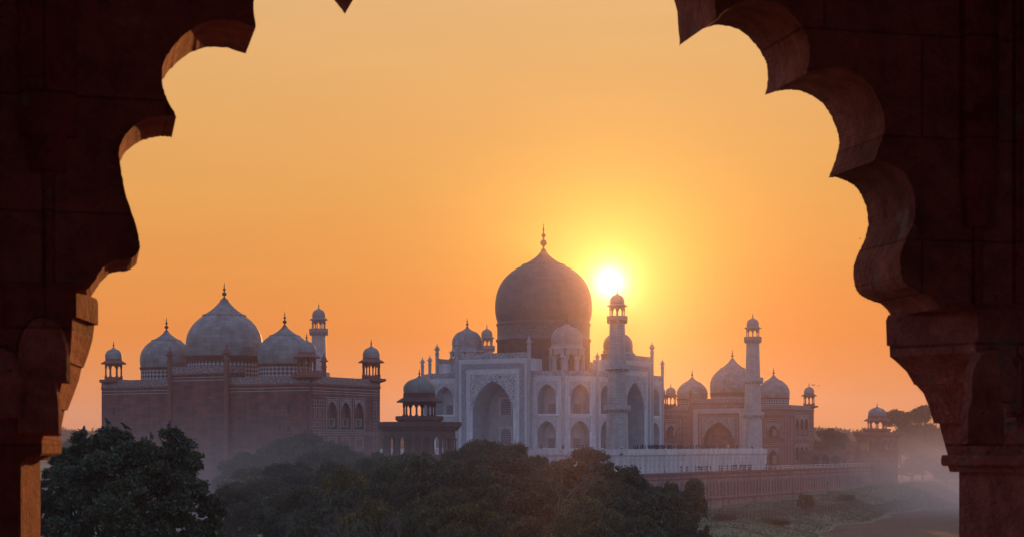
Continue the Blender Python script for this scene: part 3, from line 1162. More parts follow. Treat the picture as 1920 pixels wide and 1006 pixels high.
    sp = MB()
    spandrel_faces(sp, OP, U, Nn, 0, hw, zs, za, za + 1.6, hw + 0.7, 0.05)
    sp.build('spandrel', M['red_spandrel'], iw)
    dr = MB()
    OB = OP - Nn * 6.45
    ac = [(-2.0, 0.1)] + arch_curve(0, 2.0, 3.8, 6.2, 8) + [(2.0, 0.1)]
    dr.poly([(OB.x + U.x * u, OB.y + U.y * u, zz) for u, zz in ac])
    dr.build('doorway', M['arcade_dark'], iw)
    fr = MB()
    frame_strip(fr, OP, U, Nn, -9.3, 9.3, 0, 19.4, 1.7, 0.08)
    fr.build('portal_frame', M['pale_line'] if warm else M['red_trim'], T)
    for e in (6.3, 6.8):
        frame_strip(line, OP, U, Nn, -e - 0.2, e + 0.2, 0, 16.4 + (e - 6.3), 0.14, 0.06)
    wall.poly([(-w, -hd, H), (w, -hd, H), (w, hd, H), (-w, hd, H)])
    wall.build('wall', red, T)
    par.build('parapet', M['red_inlay'], T)
    trim.build('cornice', M['red_trim'], T)
    line.build('inlay_line', M['pale_line'], T)
    # domes
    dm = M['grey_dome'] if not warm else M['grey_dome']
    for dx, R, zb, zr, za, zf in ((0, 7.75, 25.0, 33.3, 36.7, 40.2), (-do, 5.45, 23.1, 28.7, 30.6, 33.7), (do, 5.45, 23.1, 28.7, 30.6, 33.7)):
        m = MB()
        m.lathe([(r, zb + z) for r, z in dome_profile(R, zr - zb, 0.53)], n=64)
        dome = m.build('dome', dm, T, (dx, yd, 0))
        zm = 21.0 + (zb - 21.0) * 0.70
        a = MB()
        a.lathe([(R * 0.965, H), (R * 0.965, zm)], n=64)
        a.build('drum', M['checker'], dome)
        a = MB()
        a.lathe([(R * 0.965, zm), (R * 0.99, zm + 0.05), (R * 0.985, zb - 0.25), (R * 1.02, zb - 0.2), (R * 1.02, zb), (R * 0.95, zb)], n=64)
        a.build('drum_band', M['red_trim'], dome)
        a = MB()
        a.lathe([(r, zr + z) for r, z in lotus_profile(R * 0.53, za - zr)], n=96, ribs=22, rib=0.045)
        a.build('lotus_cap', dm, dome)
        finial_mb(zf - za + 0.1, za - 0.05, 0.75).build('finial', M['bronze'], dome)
    for x, y in kx:
        kiosk(T, 'corner_kiosk', (x, y, 19.6), 1.75, 1.5, 4.5, 7.7, 9.2, 2.75, M['red_trim'], M['red_trim'], M['red_trim'], dm, plat=3.1, colr=0.15, neck=0.7)
        st = MB()
        st.prism(ngon(8, 1.2), -9, 19.6)
        st.build('corner_turret', red, T, (x, y, 0))
    return T


jk = [(-24.5, -11.0), (25.5, -11.3), (25.3, 11.0), (-24.5, 11.0)]
hall('near red sandstone hall with three grey domes, its blank back wall behind trees', 'hall', 'guest_hall', -131.5, 0.0, 26.53, 24.76, -5.0, 15.4, False, 3.0, jk)
mk = [(-23.4, -10.6), (23.0, -10.6), (23.3, 10.6), (19.6, 10.0)]
hall('far red mosque with a large arched portal, seen beyond the marble plinth', 'mosque', 'mosque', 138.75, PI, 24.7, 23.5, 1.75, 15.1, True, 2.6, mk)


# ------------------------------------------------------------------ terrace, its river wall and corner towers
TX0, TX1, TY0, TY1 = -52.0, 50.3, -143.5, 152.0
T = thing('river_terrace', (0, 0, 0), 'long red sandstone terrace wall with blind arches along the river lawn', 'terrace')
tw, tl, tr_, tnb = MB(), MB(), MB(), MB()
tw.box(TX0, TX1 - 0.9, TY0, TY1, -13.5, -0.02)
O, U, Nn = Vector((TX1, 0, 0)), Vector((0, 1, 0)), Vector((1, 0, 0))
cols = []
u = TY0 + 3
while u < TY1 - 2:
    cols.append((u, 0.62, [(-6.4, -3.4, -2.5)]))
    u += 2.35
facade(tw, O, U, Nn, TY0, TY1, -13.5, -0.02, cols)
for i, c in enumerate(cols):
    niche_faces(tnb, O, U, Nn, c[0], 0.62, -6.4, -3.4, -2.5, 0.12)
    frame_strip(tl, O, U, Nn, c[0] - 0.95, c[0] + 0.95, -6.7, -2.0, 0.10, 0.06, 0, False)
    tw.obox(O, U, Nn, c[0] + 1.02, c[0] + 1.33, 0.003, 0.12, -6.9, -1.75)
for z0, z1, e in ((-0.55, -0.02, 0.45), (-1.75, -1.4, 0.2), (-7.3, -6.9, 0.3)):
    tr_.obox(O, U, Nn, TY0, TY1, 0, e, z0, z1)
tw.build('wall', M['wall_red'], T)
tl.build('inlay_line', M['pale_line'], T)
tr_.build('cornice', M['red_trim'], T)
tnb.build('blind_arch', M['red_warm'], T)
pv = MB()
pv.poly([(TX0, TY0, 0.0), (TX1 + 0.4, TY0, 0.0), (TX1 + 0.4, TY1, 0.0), (TX0, TY1, 0.0)])
pv.build('paving', M['red_trim'], T)

R = thing('railing', (TX1 - 0.2, 0, 0), 'pale metal railing along the edge of the red terrace', 'railing')
rr = MB()
rr.box(-0.05, 0.05, -52, 140, 0.98, 1.10)
rr.box(-0.03, 0.03, -52, 140, 0.5, 0.56)
rr.build('handrail', M['rail'], R)
for k in range(49):
    if k == 0:
        pm = MB()
        pm.box(-0.04, 0.04, -0.04, 0.04, 0.0, 0.98)
        post = pm.mesh('post', M['rail'])
    inst(post, 'post', R, (0, -52 + k * 4, 0))


def corner_tower(x, y, label, m_wall, m_trim, dome):
    T = thing('corner_tower', (x, y, 0), label, 'tower', 'octagonal towers at the terrace corners')
    b = MB()
    Rb = 6.9
    b.prism(ngon(8, Rb), -13.5, 5.0)
    b.prism(ngon(8, Rb - 4.2), 5.0, 10.0)
    b.prism(ngon(8, Rb - 0.2), 9.3, 10.1)
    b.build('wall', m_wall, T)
    tm = MB()
    tm.lathe([(Rb + 0.02, 4.7), (Rb + 0.35, 4.8), (Rb + 0.35, 5.1), (Rb - 0.5, 5.15), (Rb - 0.5, 5.16)], n=8, smooth=False, rot=PI / 8)
    tm.build('cornice', m_trim, T)
    # open arcade of the upper storey
    ar, cl = MB(), MB()
    vs = ngon(8, Rb - 0.1)
    cm = MB()
    cm.lathe([(0.32, 5.1), (0.32, 5.5), (0.19, 5.7), (0.17, 7.7), (0.22, 7.9), (0.34, 8.2)], n=8)
    col = cm.mesh('column', m_trim)
    for i in range(8):
        p, q = Vector(vs[i]).to_3d(), Vector(vs[(i + 1) % 8]).to_3d()
        L = (q - p).length
        U = (q - p) / L
        Nn = Vector((U.y, -U.x, 0))
        n = 3
        for sh in (0, -0.35):
            facade(ar, p + Nn * sh, U, Nn, 0, L, 5.1, 9.4, [(L / n * (k + 0.5), L / n / 2 - 0.2, [(5.1, 7.6, 8.7)]) for k in range(n)])
        for k in range(n):
            inst(col, 'column', T, tuple(p + U * (L / n * k)))
    ar.build('arcade', m_wall, T)
    ev = MB()
    ev.lathe([(Rb - 0.1, 9.5), (Rb + 0.35, 9.7), (Rb + 0.9, 10.35), (Rb + 1.05, 10.4), (Rb + 1.05, 11.25), (Rb + 0.8, 11.25), (Rb + 0.8, 10.6), (0, 10.6)], n=8, smooth=False, rot=PI / 8)
    ev.build('eave', m_trim, T)
    up = MB()
    up.lathe([(3.9, 10.6), (3.9, 11.2), (4.55, 11.7), (4.55, 12.35), (4.35, 12.35), (4.35, 12.1), (0, 12.1)], n=8, smooth=False, rot=PI / 8)
    up.build('upper_deck', m_trim, T)
    kiosk(T, 'tower_kiosk', (0, 0, 12.1), 3.0, 0.2, 3.2, 7.7, 9.2, 4.35, m_trim, m_trim, m_trim, dome, colr=0.2, neck=1.35)
    return T


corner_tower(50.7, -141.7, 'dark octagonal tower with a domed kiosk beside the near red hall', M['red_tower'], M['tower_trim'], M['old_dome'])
corner_tower(50.3, 140.3, 'hazy far octagonal tower with a domed kiosk at the wall end', M['red_warm'], M['red_trim'], M['grey_dome'])

A = thing('arcaded_wing', (0, 0, 0), 'low red wing with round arches between the mosque and far tower', 'building')
aw = MB()
O, U, Nn = Vector((0, 137.0, 0)), Vector((1, 0, 0)), Vector((0, -1, 0))
ac = [(30.0, 1.35, [(0.0, 2.3, 3.6)]), (33.6, 1.35, [(0.0, 2.3, 3.6)]), (37.2, 1.35, [(0.0, 2.3, 3.6)]), (40.3, 0.6, [(0.0, 1.4, 2.0)])]
facade(aw, O, U, Nn, 24.8, 44.0, 0, 5.0, ac)
aw.box(24.8, 44.0, 138.6, 150.0, 0.0, 5.0)
aw.box(24.8, 44.0, 136.9, 138.6, 5.0, 5.35)
aw.build('wall', M['red_warm'], A)
for c in ac:
    m = MB()
    niche_faces(m, O, U, Nn, c[0], c[1], 0.0, c[2][0][1], c[2][0][2], 1.5)
    m.build('archway', M['arcade_dark'], A)


# ------------------------------------------------------------------ trees
def leaf_mesh(name, puffs, dens, size, seed, m, clump=0.30, droop=0.25):
    """many small diamond leaves gathered in sprays on the shells of the crown's clumps"""
    r = np.random.default_rng(seed)
    C, Rr = [], []
    for (cx, cy, cz, rad) in puffs:
        ns = max(6, int(26 * rad * rad / 1.0 * dens[1] + 8))
        d = r.normal(size=(ns, 3))
        d /= np.linalg.norm(d, axis=1)[:, None]
        d[:, 2] = np.where(d[:, 2] < -0.35, -d[:, 2], d[:, 2])
        rr = rad * (0.60 + 0.44 * r.random(ns) ** 0.6 + 0.22 * (r.random(ns) > 0.86))
        spray = np.array([cx, cy, cz]) + d * rr[:, None] * np.array([1, 1, 0.82])
        k = int(dens[0])
        sc = rad * clump * (0.6 + 0.8 * r.random(ns))
        off = r.normal(size=(ns, k, 3)) * sc[:, None, None] * np.array([0.62, 0.62, 0.42])
        C.append((spray[:, None, :] + off).reshape(-1, 3))
    P = np.concatenate(C)
    n = len(P)
    a = r.normal(size=(n, 3))
    a[:, 2] -= droop
    a /= np.linalg.norm(a, axis=1)[:, None]
    b = np.cross(a, r.normal(size=(n, 3)))
    b /= np.linalg.norm(b, axis=1)[:, None] + 1e-9
    L = size * (0.6 + 0.8 * r.random(n))[:, None]
    V = np.stack([P - a * L * 0.5, P + b * L * 0.24, P + a * L * 0.5, P - b * L * 0.24], axis=1).reshape(-1, 3)
    me = bpy.data.meshes.new(name)
    me.vertices.add(4 * n)
    me.vertices.foreach_set('co', V.astype(np.float32).ravel())
    me.loops.add(4 * n)
    me.loops.foreach_set('vertex_index', np.arange(4 * n, dtype=np.int32))
    me.polygons.add(n)
    me.polygons.foreach_set('loop_start', np.arange(0, 4 * n, 4, dtype=np.int32))
    me.polygons.foreach_set('loop_total', np.full(n, 4, dtype=np.int32))
    me.materials.append(m)
    me.update(calc_edges=True)
    return me


def trunk_mesh(h0, puffs, r0, seed):
    rg = random.Random(seed)
    m = MB()
    top = (0.15 * r0, 0.1 * r0, h0)
    m.tube([(0, 0, -0.6), (0.05, 0, 0.4), (0.1 * r0, -0.1 * r0, h0 * 0.5), top], [r0 * 1.5, r0 * 1.1, r0 * 0.9, r0 * 0.75], n=8)
    for (x, y, z, rad) in puffs:
        mid = (x * 0.45 + rg.uniform(-.3, .3), y * 0.45 + rg.uniform(-.3, .3), h0 + (z - h0) * 0.45)
        m.tube([top, mid, (x, y, z)], [r0 * 0.5, r0 * 0.3, r0 * 0.08], n=6)
        for k in range(3):
            e = (x + rg.uniform(-1, 1) * rad, y + rg.uniform(-1, 1) * rad, z + rg.uniform(-0.2, 0.9) * rad)
            m.tube([(x * .8 + mid[0] * .2, y * .8 + mid[1] * .2, z * .8 + mid[2] * .2), e], [r0 * 0.12, r0 * 0.04], n=5)
    return m.mesh('trunk', M['bark'])


def crown_puffs(seed, w=10.0, h=12.0, base=0.36, n=52, boughs=8):
    """small leaf clumps gathered along a few uneven boughs, so gaps stay between them"""
    rg = random.Random(seed)
    cz, hz = h * (1 + base) / 2, h * (1 - base) / 2
    cs = [(0.0, 0.0, cz + hz * 0.35, 1.0)]
    for k in range(boughs):
        t = 2 * PI * (k + rg.uniform(-0.3, 0.3)) / boughs
        u = rg.uniform(-0.7, 0.75)
        q = math.sqrt(1 - u * u * 0.8) * rg.uniform(0.5, 0.72)
        cs.append((math.cos(t) * q * w / 2, math.sin(t) * q * w / 2, cz + u * hz * 0.8, rg.uniform(0.7, 1.15)))
    out = []
    for k in range(n):
        c = cs[k % len(cs)]
        sp = w * 0.115 * c[3]
        rad = w * rg.uniform(0.055, 0.125) * (0.8 + 0.25 * c[3])
        z = min(c[2] + rg.gauss(0, sp * 0.85), h - rad * 0.6)
        x, y = c[0] + rg.gauss(0, sp), c[1] + rg.gauss(0, sp)
        e = math.sqrt((x / (w / 2 - rad)) ** 2 + (y / (w / 2 - rad)) ** 2 + ((z - cz) / (hz - rad * 0.7)) ** 2)
        if e > 1:
            f = rg.uniform(0.88, 1.0) / e
            x, y, z = x * f, y * f, cz + (z - cz) * f
        out.append((x, y, z, rad))
    return out


PROTO = []
for sd, n, base, dn, sz, mk_ in ((1, 54, 0.30, (26, 1.7), 0.27, 'leaf_dark'), (2, 60, 0.26, (26, 1.7), 0.27, 'leaf_dark'), (3, 48, 0.34, (24, 1.6), 0.27, 'leaf_mid'), (4, 62, 0.22, (24, 1.6), 0.25, 'leaf_mid'), (5, 50, 0.3, (22, 1.6), 0.27, 'leaf_olive'), (6, 58, 0.28, (22, 1.6), 0.27, 'leaf_brown')):
    pf = crown_puffs(sd * 11, n=n, base=base)
    PROTO.append((leaf_mesh('crown', pf, dn, sz, sd, M[mk_]), trunk_mesh(3.6, pf[:18], 0.32, sd)))


def tree(px, d, top, wpx, kind, label, group=None, name='leafy_tree', rz=None, matk=None):
    x, y = unproj(px, d)
    z = ground_z(x, y)
    pm = FPX / d
    h = CAM.z + (833 - top) / pm - z
    wid = wpx / pm
    t = thing(name, (x, y, z), label, 'tree', group, RNG.uniform(0, 6.28) if rz is None else rz)
    t.scale = (wid / 10.0, wid / 10.0, h / 11.9)
    c = inst(PROTO[kind][0], 'crown', t)
    if matk:
        c.material_slots[0].link = 'OBJECT'
        c.material_slots[0].material = M[matk]
    inst(PROTO[kind][1], 'trunk', t)
    return t


# the big tree close by on the left, with its own lobes
def big_tree():
    d = 85.0
    x, y = unproj(255, d)
    z = ground_z(x, y)
    pm = FPX / d
    rx, ry = math.cos(YAW), -math.sin(YAW)
    fx, fy = math.sin(YAW), math.cos(YAW)
    rg = random.Random(5)
    lobes = [(212, 838, 36, 0), (160, 850, 34, .6), (125, 862, 32, 0), (255, 850, 40, -.8), (318, 843, 40, .3), (345, 872, 36, -.5), (290, 872, 44, -1.2),
             (105, 905, 34, .2), (150, 905, 48, -1.2), (215, 900, 54, -1.6), (285, 915, 54, -1.8), (350, 915, 44, -.9), (393, 945, 36, -.2), (408, 962, 24, -.4), (340, 965, 48, -1.6),
             (100, 960, 38, -.5), (155, 965, 50, -1.8), (230, 965, 56, -2.2), (290, 985, 50, -2.1), (110, 1020, 44, -.8), (180, 1030, 55, -1.8), (260, 1040, 55, -2), (340, 1030, 48, -1.4), (385, 1000, 34, -.8), (92, 935, 26, -.3), (92, 985, 30, -.6), (120, 985, 34, -1.0), (370, 1030, 34, -.6), (60, 960, 26, .4),
             (210, 930, 40, 1.5), (300, 930, 40, 1.4), (150, 930, 40, 1.5), (250, 990, 50, 1.2), (205, 815, 16, 0), (313, 815, 15, .2), (150, 822, 15, .3), (232, 820, 14, .1), (240, 875, 40, .8), (180, 870, 40, .7), (320, 895, 40, .7)]
    pf = []
    for px, py, r, dd in lobes:
        l = (px - 255) / pm
        X0, Y0, Z0, R0 = rx * l + fx * dd, ry * l + fy * dd, CAM.z + (833 - py) / pm - z, r / pm
        for k in range(1 if r < 20 else 7):
            o = Vector((rg.gauss(0, 1), rg.gauss(0, 1), rg.gauss(0, 0.8)))
            o = o.normalized() * R0 * rg.uniform(0.45, 0.72) if r >= 20 else Vector((0, 0, 0))
            pf.append((X0 + o.x, Y0 + o.y, Z0 + o.z, R0 * (1.0 if r < 20 else rg.uniform(0.32, 0.55))))
    t = thing('leafy_tree', (x, y, z), 'largest dark leafy tree close beside the left pier, crows perched on its top', 'tree')
    inst(leaf_mesh('crown', pf, (34, 3.4), 0.20, 77, M['leaf_dark'], 0.30), 'crown', t)
    tm = trunk_mesh(5.0, pf[::7], 0.36, 8)
    inst(tm, 'trunk', t)
    return t


TREE1 = big_tree()

G = 'trees of the grove below the terrace'
TREES = [
    # px, depth, top row, width px, kind, label
    (560, 296, 806, 175, 2, 'hazy tree against the blank wall of the red hall, tallest one there', None),
    (455, 288, 842, 125, 3, 'hazy low tree at the foot of the red hall, next to the big left tree', None),
    (665, 282, 828, 140, 2, 'hazy tree under the three niches of the red hall', None),
    (735, 268, 838, 120, 1, 'hazy tree in front of the dark octagonal tower base', None),
    (610, 268, 838, 170, 3, 'broad hazy green tree below the niches of the red hall', None),
    (500, 255, 868, 190, 3, 'wide misty tree between the big left tree and the red hall', None),
    (930, 262, 817, 160, 0, 'dark tree rising before the marble portal', None),
    (862, 255, 832, 110, 0, 'dark bushy tree right of the octagonal tower', None),
    (1012, 262, 848, 60, 3, 'small loose tree at the foot of the marble plinth', None),
    (1095, 305, 841, 150, 5, 'pale hazy round tree in front of the plinth wall', None),
    (822, 190, 842, 170, 1, 'darkest tree of the grove, below the octagonal tower', None),
    (735, 185, 866, 95, 0, 'dark upright tree left of the darkest grove tree', None),
    (652, 200, 872, 110, 4, 'yellowish domed tree in the middle of the grove', None),
    (955, 215, 862, 190, 5, 'rusty tree below the dark tree at the marble portal', None),
    (1075, 180, 868, 200, 5, 'broad rusty brown tree with a white egret on top', None),
    (1150, 186, 858, 150, 0, 'dark round tree with two white egrets, beside the plinth', None),
    (1285, 178, 889, 105, 0, 'dark airy tree at the right end of the grove, before the river wall', None),
    (1225, 190, 893, 90, 1, 'small dark tree between the egret tree and the airy tree', None),
    (1210, 150, 915, 210, 0, 'wide dark tree in front at the right end of the grove', None),
    (1320, 150, 975, 50, 1, 'small dark treetop at the bottom right corner of the grove', None),
    (1275, 148, 938, 110, 1, 'dark low tree below the airy tree at the grove end', None),
    (560, 205, 905, 150, 3, 'misty green tree in the left part of the grove', None),
    (445, 215, 905, 110, 3, 'misty tree just right of the big left tree', None),
    (620, 165, 925, 170, 2, 'dark green tree low in the left part of the grove', None),
    (520, 150, 945, 130, 1, 'dark bush like tree low beside the big left tree', None),
    (690, 140, 935, 140, 4, 'yellow green tree low in the grove centre', None),
    (800, 140, 920, 150, 2, 'dull green tree low below the darkest grove tree', None),
    (895, 140, 938, 150, 4, 'yellow tinged tree low in front of the rusty trees', None),
    (990, 145, 925, 170, 5, 'rusty brown tree low in front of the grove', None),
    (1100, 140, 925, 170, 3, 'dull olive tree low in front of the egret trees', None),
    (760, 225, 850, 150, 3, 'grey green tree in the haze left of the darkest grove tree', None),
    (575, 120, 975, 120, 3, 'thin leafed tree at the bottom edge, left', None),
    (700, 115, 975, 140, 2, 'dark tree at the bottom edge below the yellow green tree', None),
    (850, 115, 975, 150, 3, 'green tree at the bottom edge, centre', None),
    (1000, 115, 975, 160, 5, 'brown tree at the bottom edge below the rusty tree', None),
    (1150, 118, 965, 170, 1, 'dark tree at the bottom edge, right of centre', None),
]
TOBJ = []
for px, d, top, wpx, kind, label, grp in TREES:
    TOBJ.append(tree(px, d, top, wpx, kind, label, G))
# trees filling the grove, hardly told apart from each other
FR = random.Random(21)
for px, d, top, wpx in [(480, 235, 885, 130), (540, 240, 860, 130), (700, 245, 850, 120), (640, 235, 860, 120), (780, 250, 840, 110), (900, 235, 845, 130), (1000, 235, 870, 120), (880, 190, 870, 120),
                        (590, 185, 900, 120), (690, 180, 900, 120), (770, 165, 895, 120), (1030, 160, 895, 130), (1140, 165, 890, 130), (930, 165, 900, 130), (1200, 170, 900, 110), (660, 150, 950, 120), (760, 130, 950, 120), (950, 130, 955, 120), (1060, 130, 950, 120), (1200, 130, 960, 120), (840, 160, 905, 120)]:
    TOBJ.append(tree(px, d, top, wpx, FR.randrange(4), 'dark green treetop in the thick of the grove, half hidden by its neighbours', 'half hidden treetops of the grove'))

# hazy trees beyond the terrace and across the river bend
tree(1712, 640, 752, 118, 1, 'tallest misty tree behind the far octagonal tower', name='leafy_tree')
tree(1752, 640, 798, 90, 0, 'misty tree right of the tallest misty tree behind the far tower')
tree(1785, 690, 812, 70, 1, 'misty low tree partly hidden by the right pier capital')
tree(1690, 610, 815, 70, 3, 'misty tree pressed against the far octagonal tower')
tree(1557, 610, 797, 76, 1, 'round hazy tree above the low arcaded wing')
tree(1597, 640, 824, 46, 3, 'small hazy tree just left of the far octagonal tower')
for px, d, top, wpx in [(1730, 590, 850, 70), (1775, 570, 868, 70), (1710, 575, 868, 60), (1755, 610, 842, 80), (1800, 600, 850, 70)]:
    tree(px, d, top, wpx, 3, 'misty bush on the river bank right of the far octagonal tower', 'misty bushes past the far tower', 'bush')
tree(130, 420, 822, 50, 2, 'hazy tree between left pier and near red hall')
tree(160, 450, 818, 50, 3, 'second hazy tree between left pier and near red hall, close to its corner')
tree(716, 470, 790, 26, 3, 'thin hazy tree seen in the gap beside the octagonal tower')

def bare_tree(px, d, h, label, seed):
    x, y = unproj(px, d)
    rg = random.Random(seed)
    m = MB()

    def grow(p, v, L, r, n):
        q = p + v * L + Vector((rg.gauss(0, .08), rg.gauss(0, .08), 0)) * L
        m.tube([p, (p + q) / 2 + Vector((rg.gauss(0, .04), rg.gauss(0, .04), 0)) * L, q], [r, r * 0.85, r * 0.65], n=5)
        if n:
            for k in range(rg.choice((2, 3, 3))):
                w = (v + Vector((rg.gauss(0, .55), rg.gauss(0, .55), rg.uniform(0, .35)))).normalized()
                grow(q, w, L * rg.uniform(0.55, 0.8), r * 0.6, n - 1)
    grow(Vector((0, 0, -0.5)), Vector((0, 0, 1)), h * 0.38, h * 0.013, 5)
    t = thing('bare_tree', (x, y, ground_z(x, y)), label, 'tree')
    inst(m.mesh('branches', M['twig']), 'branches', t)


M['twig'] = plain('pale_dead_wood', (0.10, 0.085, 0.07), 0.9, 0.3, 2.0)
bare_tree(772, 108, 13.2, 'bare leafless tree with pale twigs at the bottom edge, centre of the grove', 3)
bare_tree(515, 112, 11.6, 'bare leafless tree with pale twigs right of the big left tree', 8)
bare_tree(1055, 150, 15.6, 'bare leafless branches sticking out of the rusty trees', 12)

# far wood on the horizon: one mass
wl = []
rw = random.Random(3)
for k in range(150):
    px = rw.choice((rw.uniform(20, 330), rw.uniform(690, 760), rw.uniform(1500, 1950)))
    d = rw.uniform(950, 1250)
    x, y = unproj(px, d)
    rad = rw.uniform(6, 9)
    wl.append((x, y, ground_z(x, y) + rw.uniform(5, 15), rad))
tag(inst(leaf_mesh('far_treeline', wl, (7, 0.12), 2.6, 4, M['leaf_mid'], 0.3), 'far_treeline'), 'pale hazy line of distant trees on the horizon', 'treeline', kind='stuff')

# shrubs on the bank
for px, d, h, wdt, lab in [(1511, 418, 4.2, 5.0, 'dark round shrub on the grassy bank beside the iron fence'), (1452, 372, 1.7, 9, 'low scrub in front of the iron fence'), (1588, 470, 2.2, 6, 'low shrub on the bank near the fence end'), (1360, 352, 1.6, 6, 'low scrub at the near end of the iron fence')]:
    x, y = unproj(px, d)
    t = thing('shrub', (x, y, ground_z(x, y) - h * 0.35), lab, 'shrub')
    t.scale = (wdt / 10, wdt / 10, h / 8)
    inst(PROTO[1][0], 'foliage', t)


# low ground growth along the bank
def turf():
    r = np.random.default_rng(12)
    n = 26000
    yv = r.uniform(-120, 190, n)
    xv = np.array([r.uniform(56, shore_x(v) + 1.0) for v in yv])
    zv = np.array([ground_z(a, b) for a, b in zip(xv, yv)])
    keep = zv > WATER_Z + 0.1
    P = np.stack([xv, yv, zv], 1)[keep]
    n = len(P)
    h = r.uniform(0.1, 0.38, n)
    a = r.uniform(0, 2 * PI, n)
    w = r.uniform(0.1, 0.3, n)
    dx = np.stack([np.cos(a) * w, np.sin(a) * w, np.zeros(n)], 1)
    up = np.stack([r.normal(0, .1, n), r.normal(0, .1, n), h], 1)
    V = np.stack([P - dx, P + dx, P + dx * 0.6 + up, P - dx * 0.6 + up], 1).reshape(-1, 3)
    me = bpy.data.meshes.new('grass')
    me.from_pydata(V.tolist(), [], [tuple(range(4 * i, 4 * i + 4)) for i in range(n)])
    me.materials.append(plain('bank_turf', (0.11, 0.13, 0.06), 0.95, 0.25, 0.1))
    tag(inst(me, 'grass'), 'rough grass tufts on the river bank', 'grass', kind='stuff')


turf()


# ------------------------------------------------------------------ iron fence, lamp posts
FA, FB = Vector((82.5, -78, 0)), Vector((73.0, 112, 0))
F = thing('iron_fence', (FA.x, FA.y, 0), 'dark iron fence with arched tops along the river lawn', 'fence')
bar = MB()
pst = MB()
pst.box(-0.07, 0.07, -0.07, 0.07, -0.3, 2.1)
pst = pst.mesh('post', M['iron'])
seg = 2.6
L = (FB - FA).length
U = (FB - FA) / L
for k in range(int(L / seg)):
    a = FA + U * (k * seg)
    za = ground_z(a.x, a.y)
    b = FA + U * ((k + 1) * seg)
    zb = ground_z(b.x, b.y)
    pts = []
    for i in range(9):
        t = i / 8
        pts.append((a.x + (b.x - a.x) * t - FA.x, a.y + (b.y - a.y) * t - FA.y, za + (zb - za) * t + 1.35 + 0.75 * math.sin(PI * t)))
    bar.tube(pts, 0.055, 4)
    for hz in (0.35, 1.3):
        bar.tube([(a.x - FA.x, a.y - FA.y, za + hz), (b.x - FA.x, b.y - FA.y, zb + hz)], 0.035, 4)
    for i in range(1, 8):
        bar.tube([(pts[i][0], pts[i][1], pts[i][2] - 1.7), pts[i]], 0.02, 3)
    if k < 80:
        inst(pst, 'post', F, (a.x - FA.x, a.y - FA.y, za))
bar.build('railing_panel', M['iron'], F)

lp = MB()
lp.tube([(0, 0, -0.3), (0, 0, 0.5), (0, 0, 0.55), (0, 0, 3.4)], [0.16, 0.14, 0.07, 0.05], 8)
lpm = lp.mesh('lamp_post', M['iron'])
hm = MB()
hm.lathe([(0.05, 3.35), (0.2, 3.5), (0.24, 3.62), (0.1, 3.78), (0, 3.8)], n=8)
hmm = hm.mesh('lantern', M['iron'])
for px, d, lab in [(1332, 391, 'thin lamp post nearest the grove on the river lawn'), (1414, 414, 'thin lamp post on the lawn below the plinth corner minaret'), (1487, 446, 'thin lamp post on the lawn below the mosque end wall'), (1552, 480, 'thin lamp post on the lawn below the arcaded wing'), (1610, 512, 'farthest thin lamp post, on the lawn below the far tower')]:
    x, y = unproj(px, d)
    t = thing('lamp_post', (x, y, ground_z(x, y)), lab, 'lamp post', 'lamp posts on the river lawn')
    inst(lpm, 'pole', t)
    inst(hmm, 'lantern', t)


# ------------------------------------------------------------------ people
def skin_mesh(name, verts, edges, radii, mats, pick, sub=1):
    me = bpy.data.meshes.new(name + '_skeleton')
    me.from_pydata(verts, edges, [])
    o = bpy.data.objects.new(name + '_skeleton', me)
    COL.objects.link(o)
    o.modifiers.new('skin', 'SKIN')
    if not me.skin_vertices:
        bpy.context.view_layer.objects.active = o
        bm = bmesh.new()
        bm.from_mesh(me)
        bm.verts.layers.skin.verify()
        bm.to_mesh(me)
        bm.free()
    for i, sv in enumerate(me.skin_vertices[0].data):
        sv.radius = radii[i] if isinstance(radii[i], tuple) else (radii[i], radii[i])
        sv.use_root = (i == 0)
    s = o.modifiers.new('sub', 'SUBSURF')
    s.levels = s.render_levels = sub
    dg = bpy.context.evaluated_depsgraph_get()
    out = bpy.data.meshes.new_from_object(o.evaluated_get(dg))
    out.name = name
    bpy.data.objects.remove(o)
    out.materials.clear()
    for m in mats:
        out.materials.append(m)
    for p in out.polygons:
        p.material_index = pick(p.center)
        p.use_smooth = True
    return out


SKIN = plain('brown_skin', (0.24, 0.13, 0.085), 0.6, 0.05)
HAIR = plain('black_hair', (0.012, 0.01, 0.01), 0.5, 0.1)
CLOTH = {k: plain(k + '_cloth', c, 0.9, 0.1) for k, c in dict(black=(0.02, 0.02, 0.025), navy=(0.025, 0.035, 0.09), maroon=(0.16, 0.02, 0.025), grey=(0.12, 0.12, 0.13), white=(0.6, 0.58, 0.55), orange=(0.5, 0.14, 0.03), teal=(0.03, 0.12, 0.14)).items()}


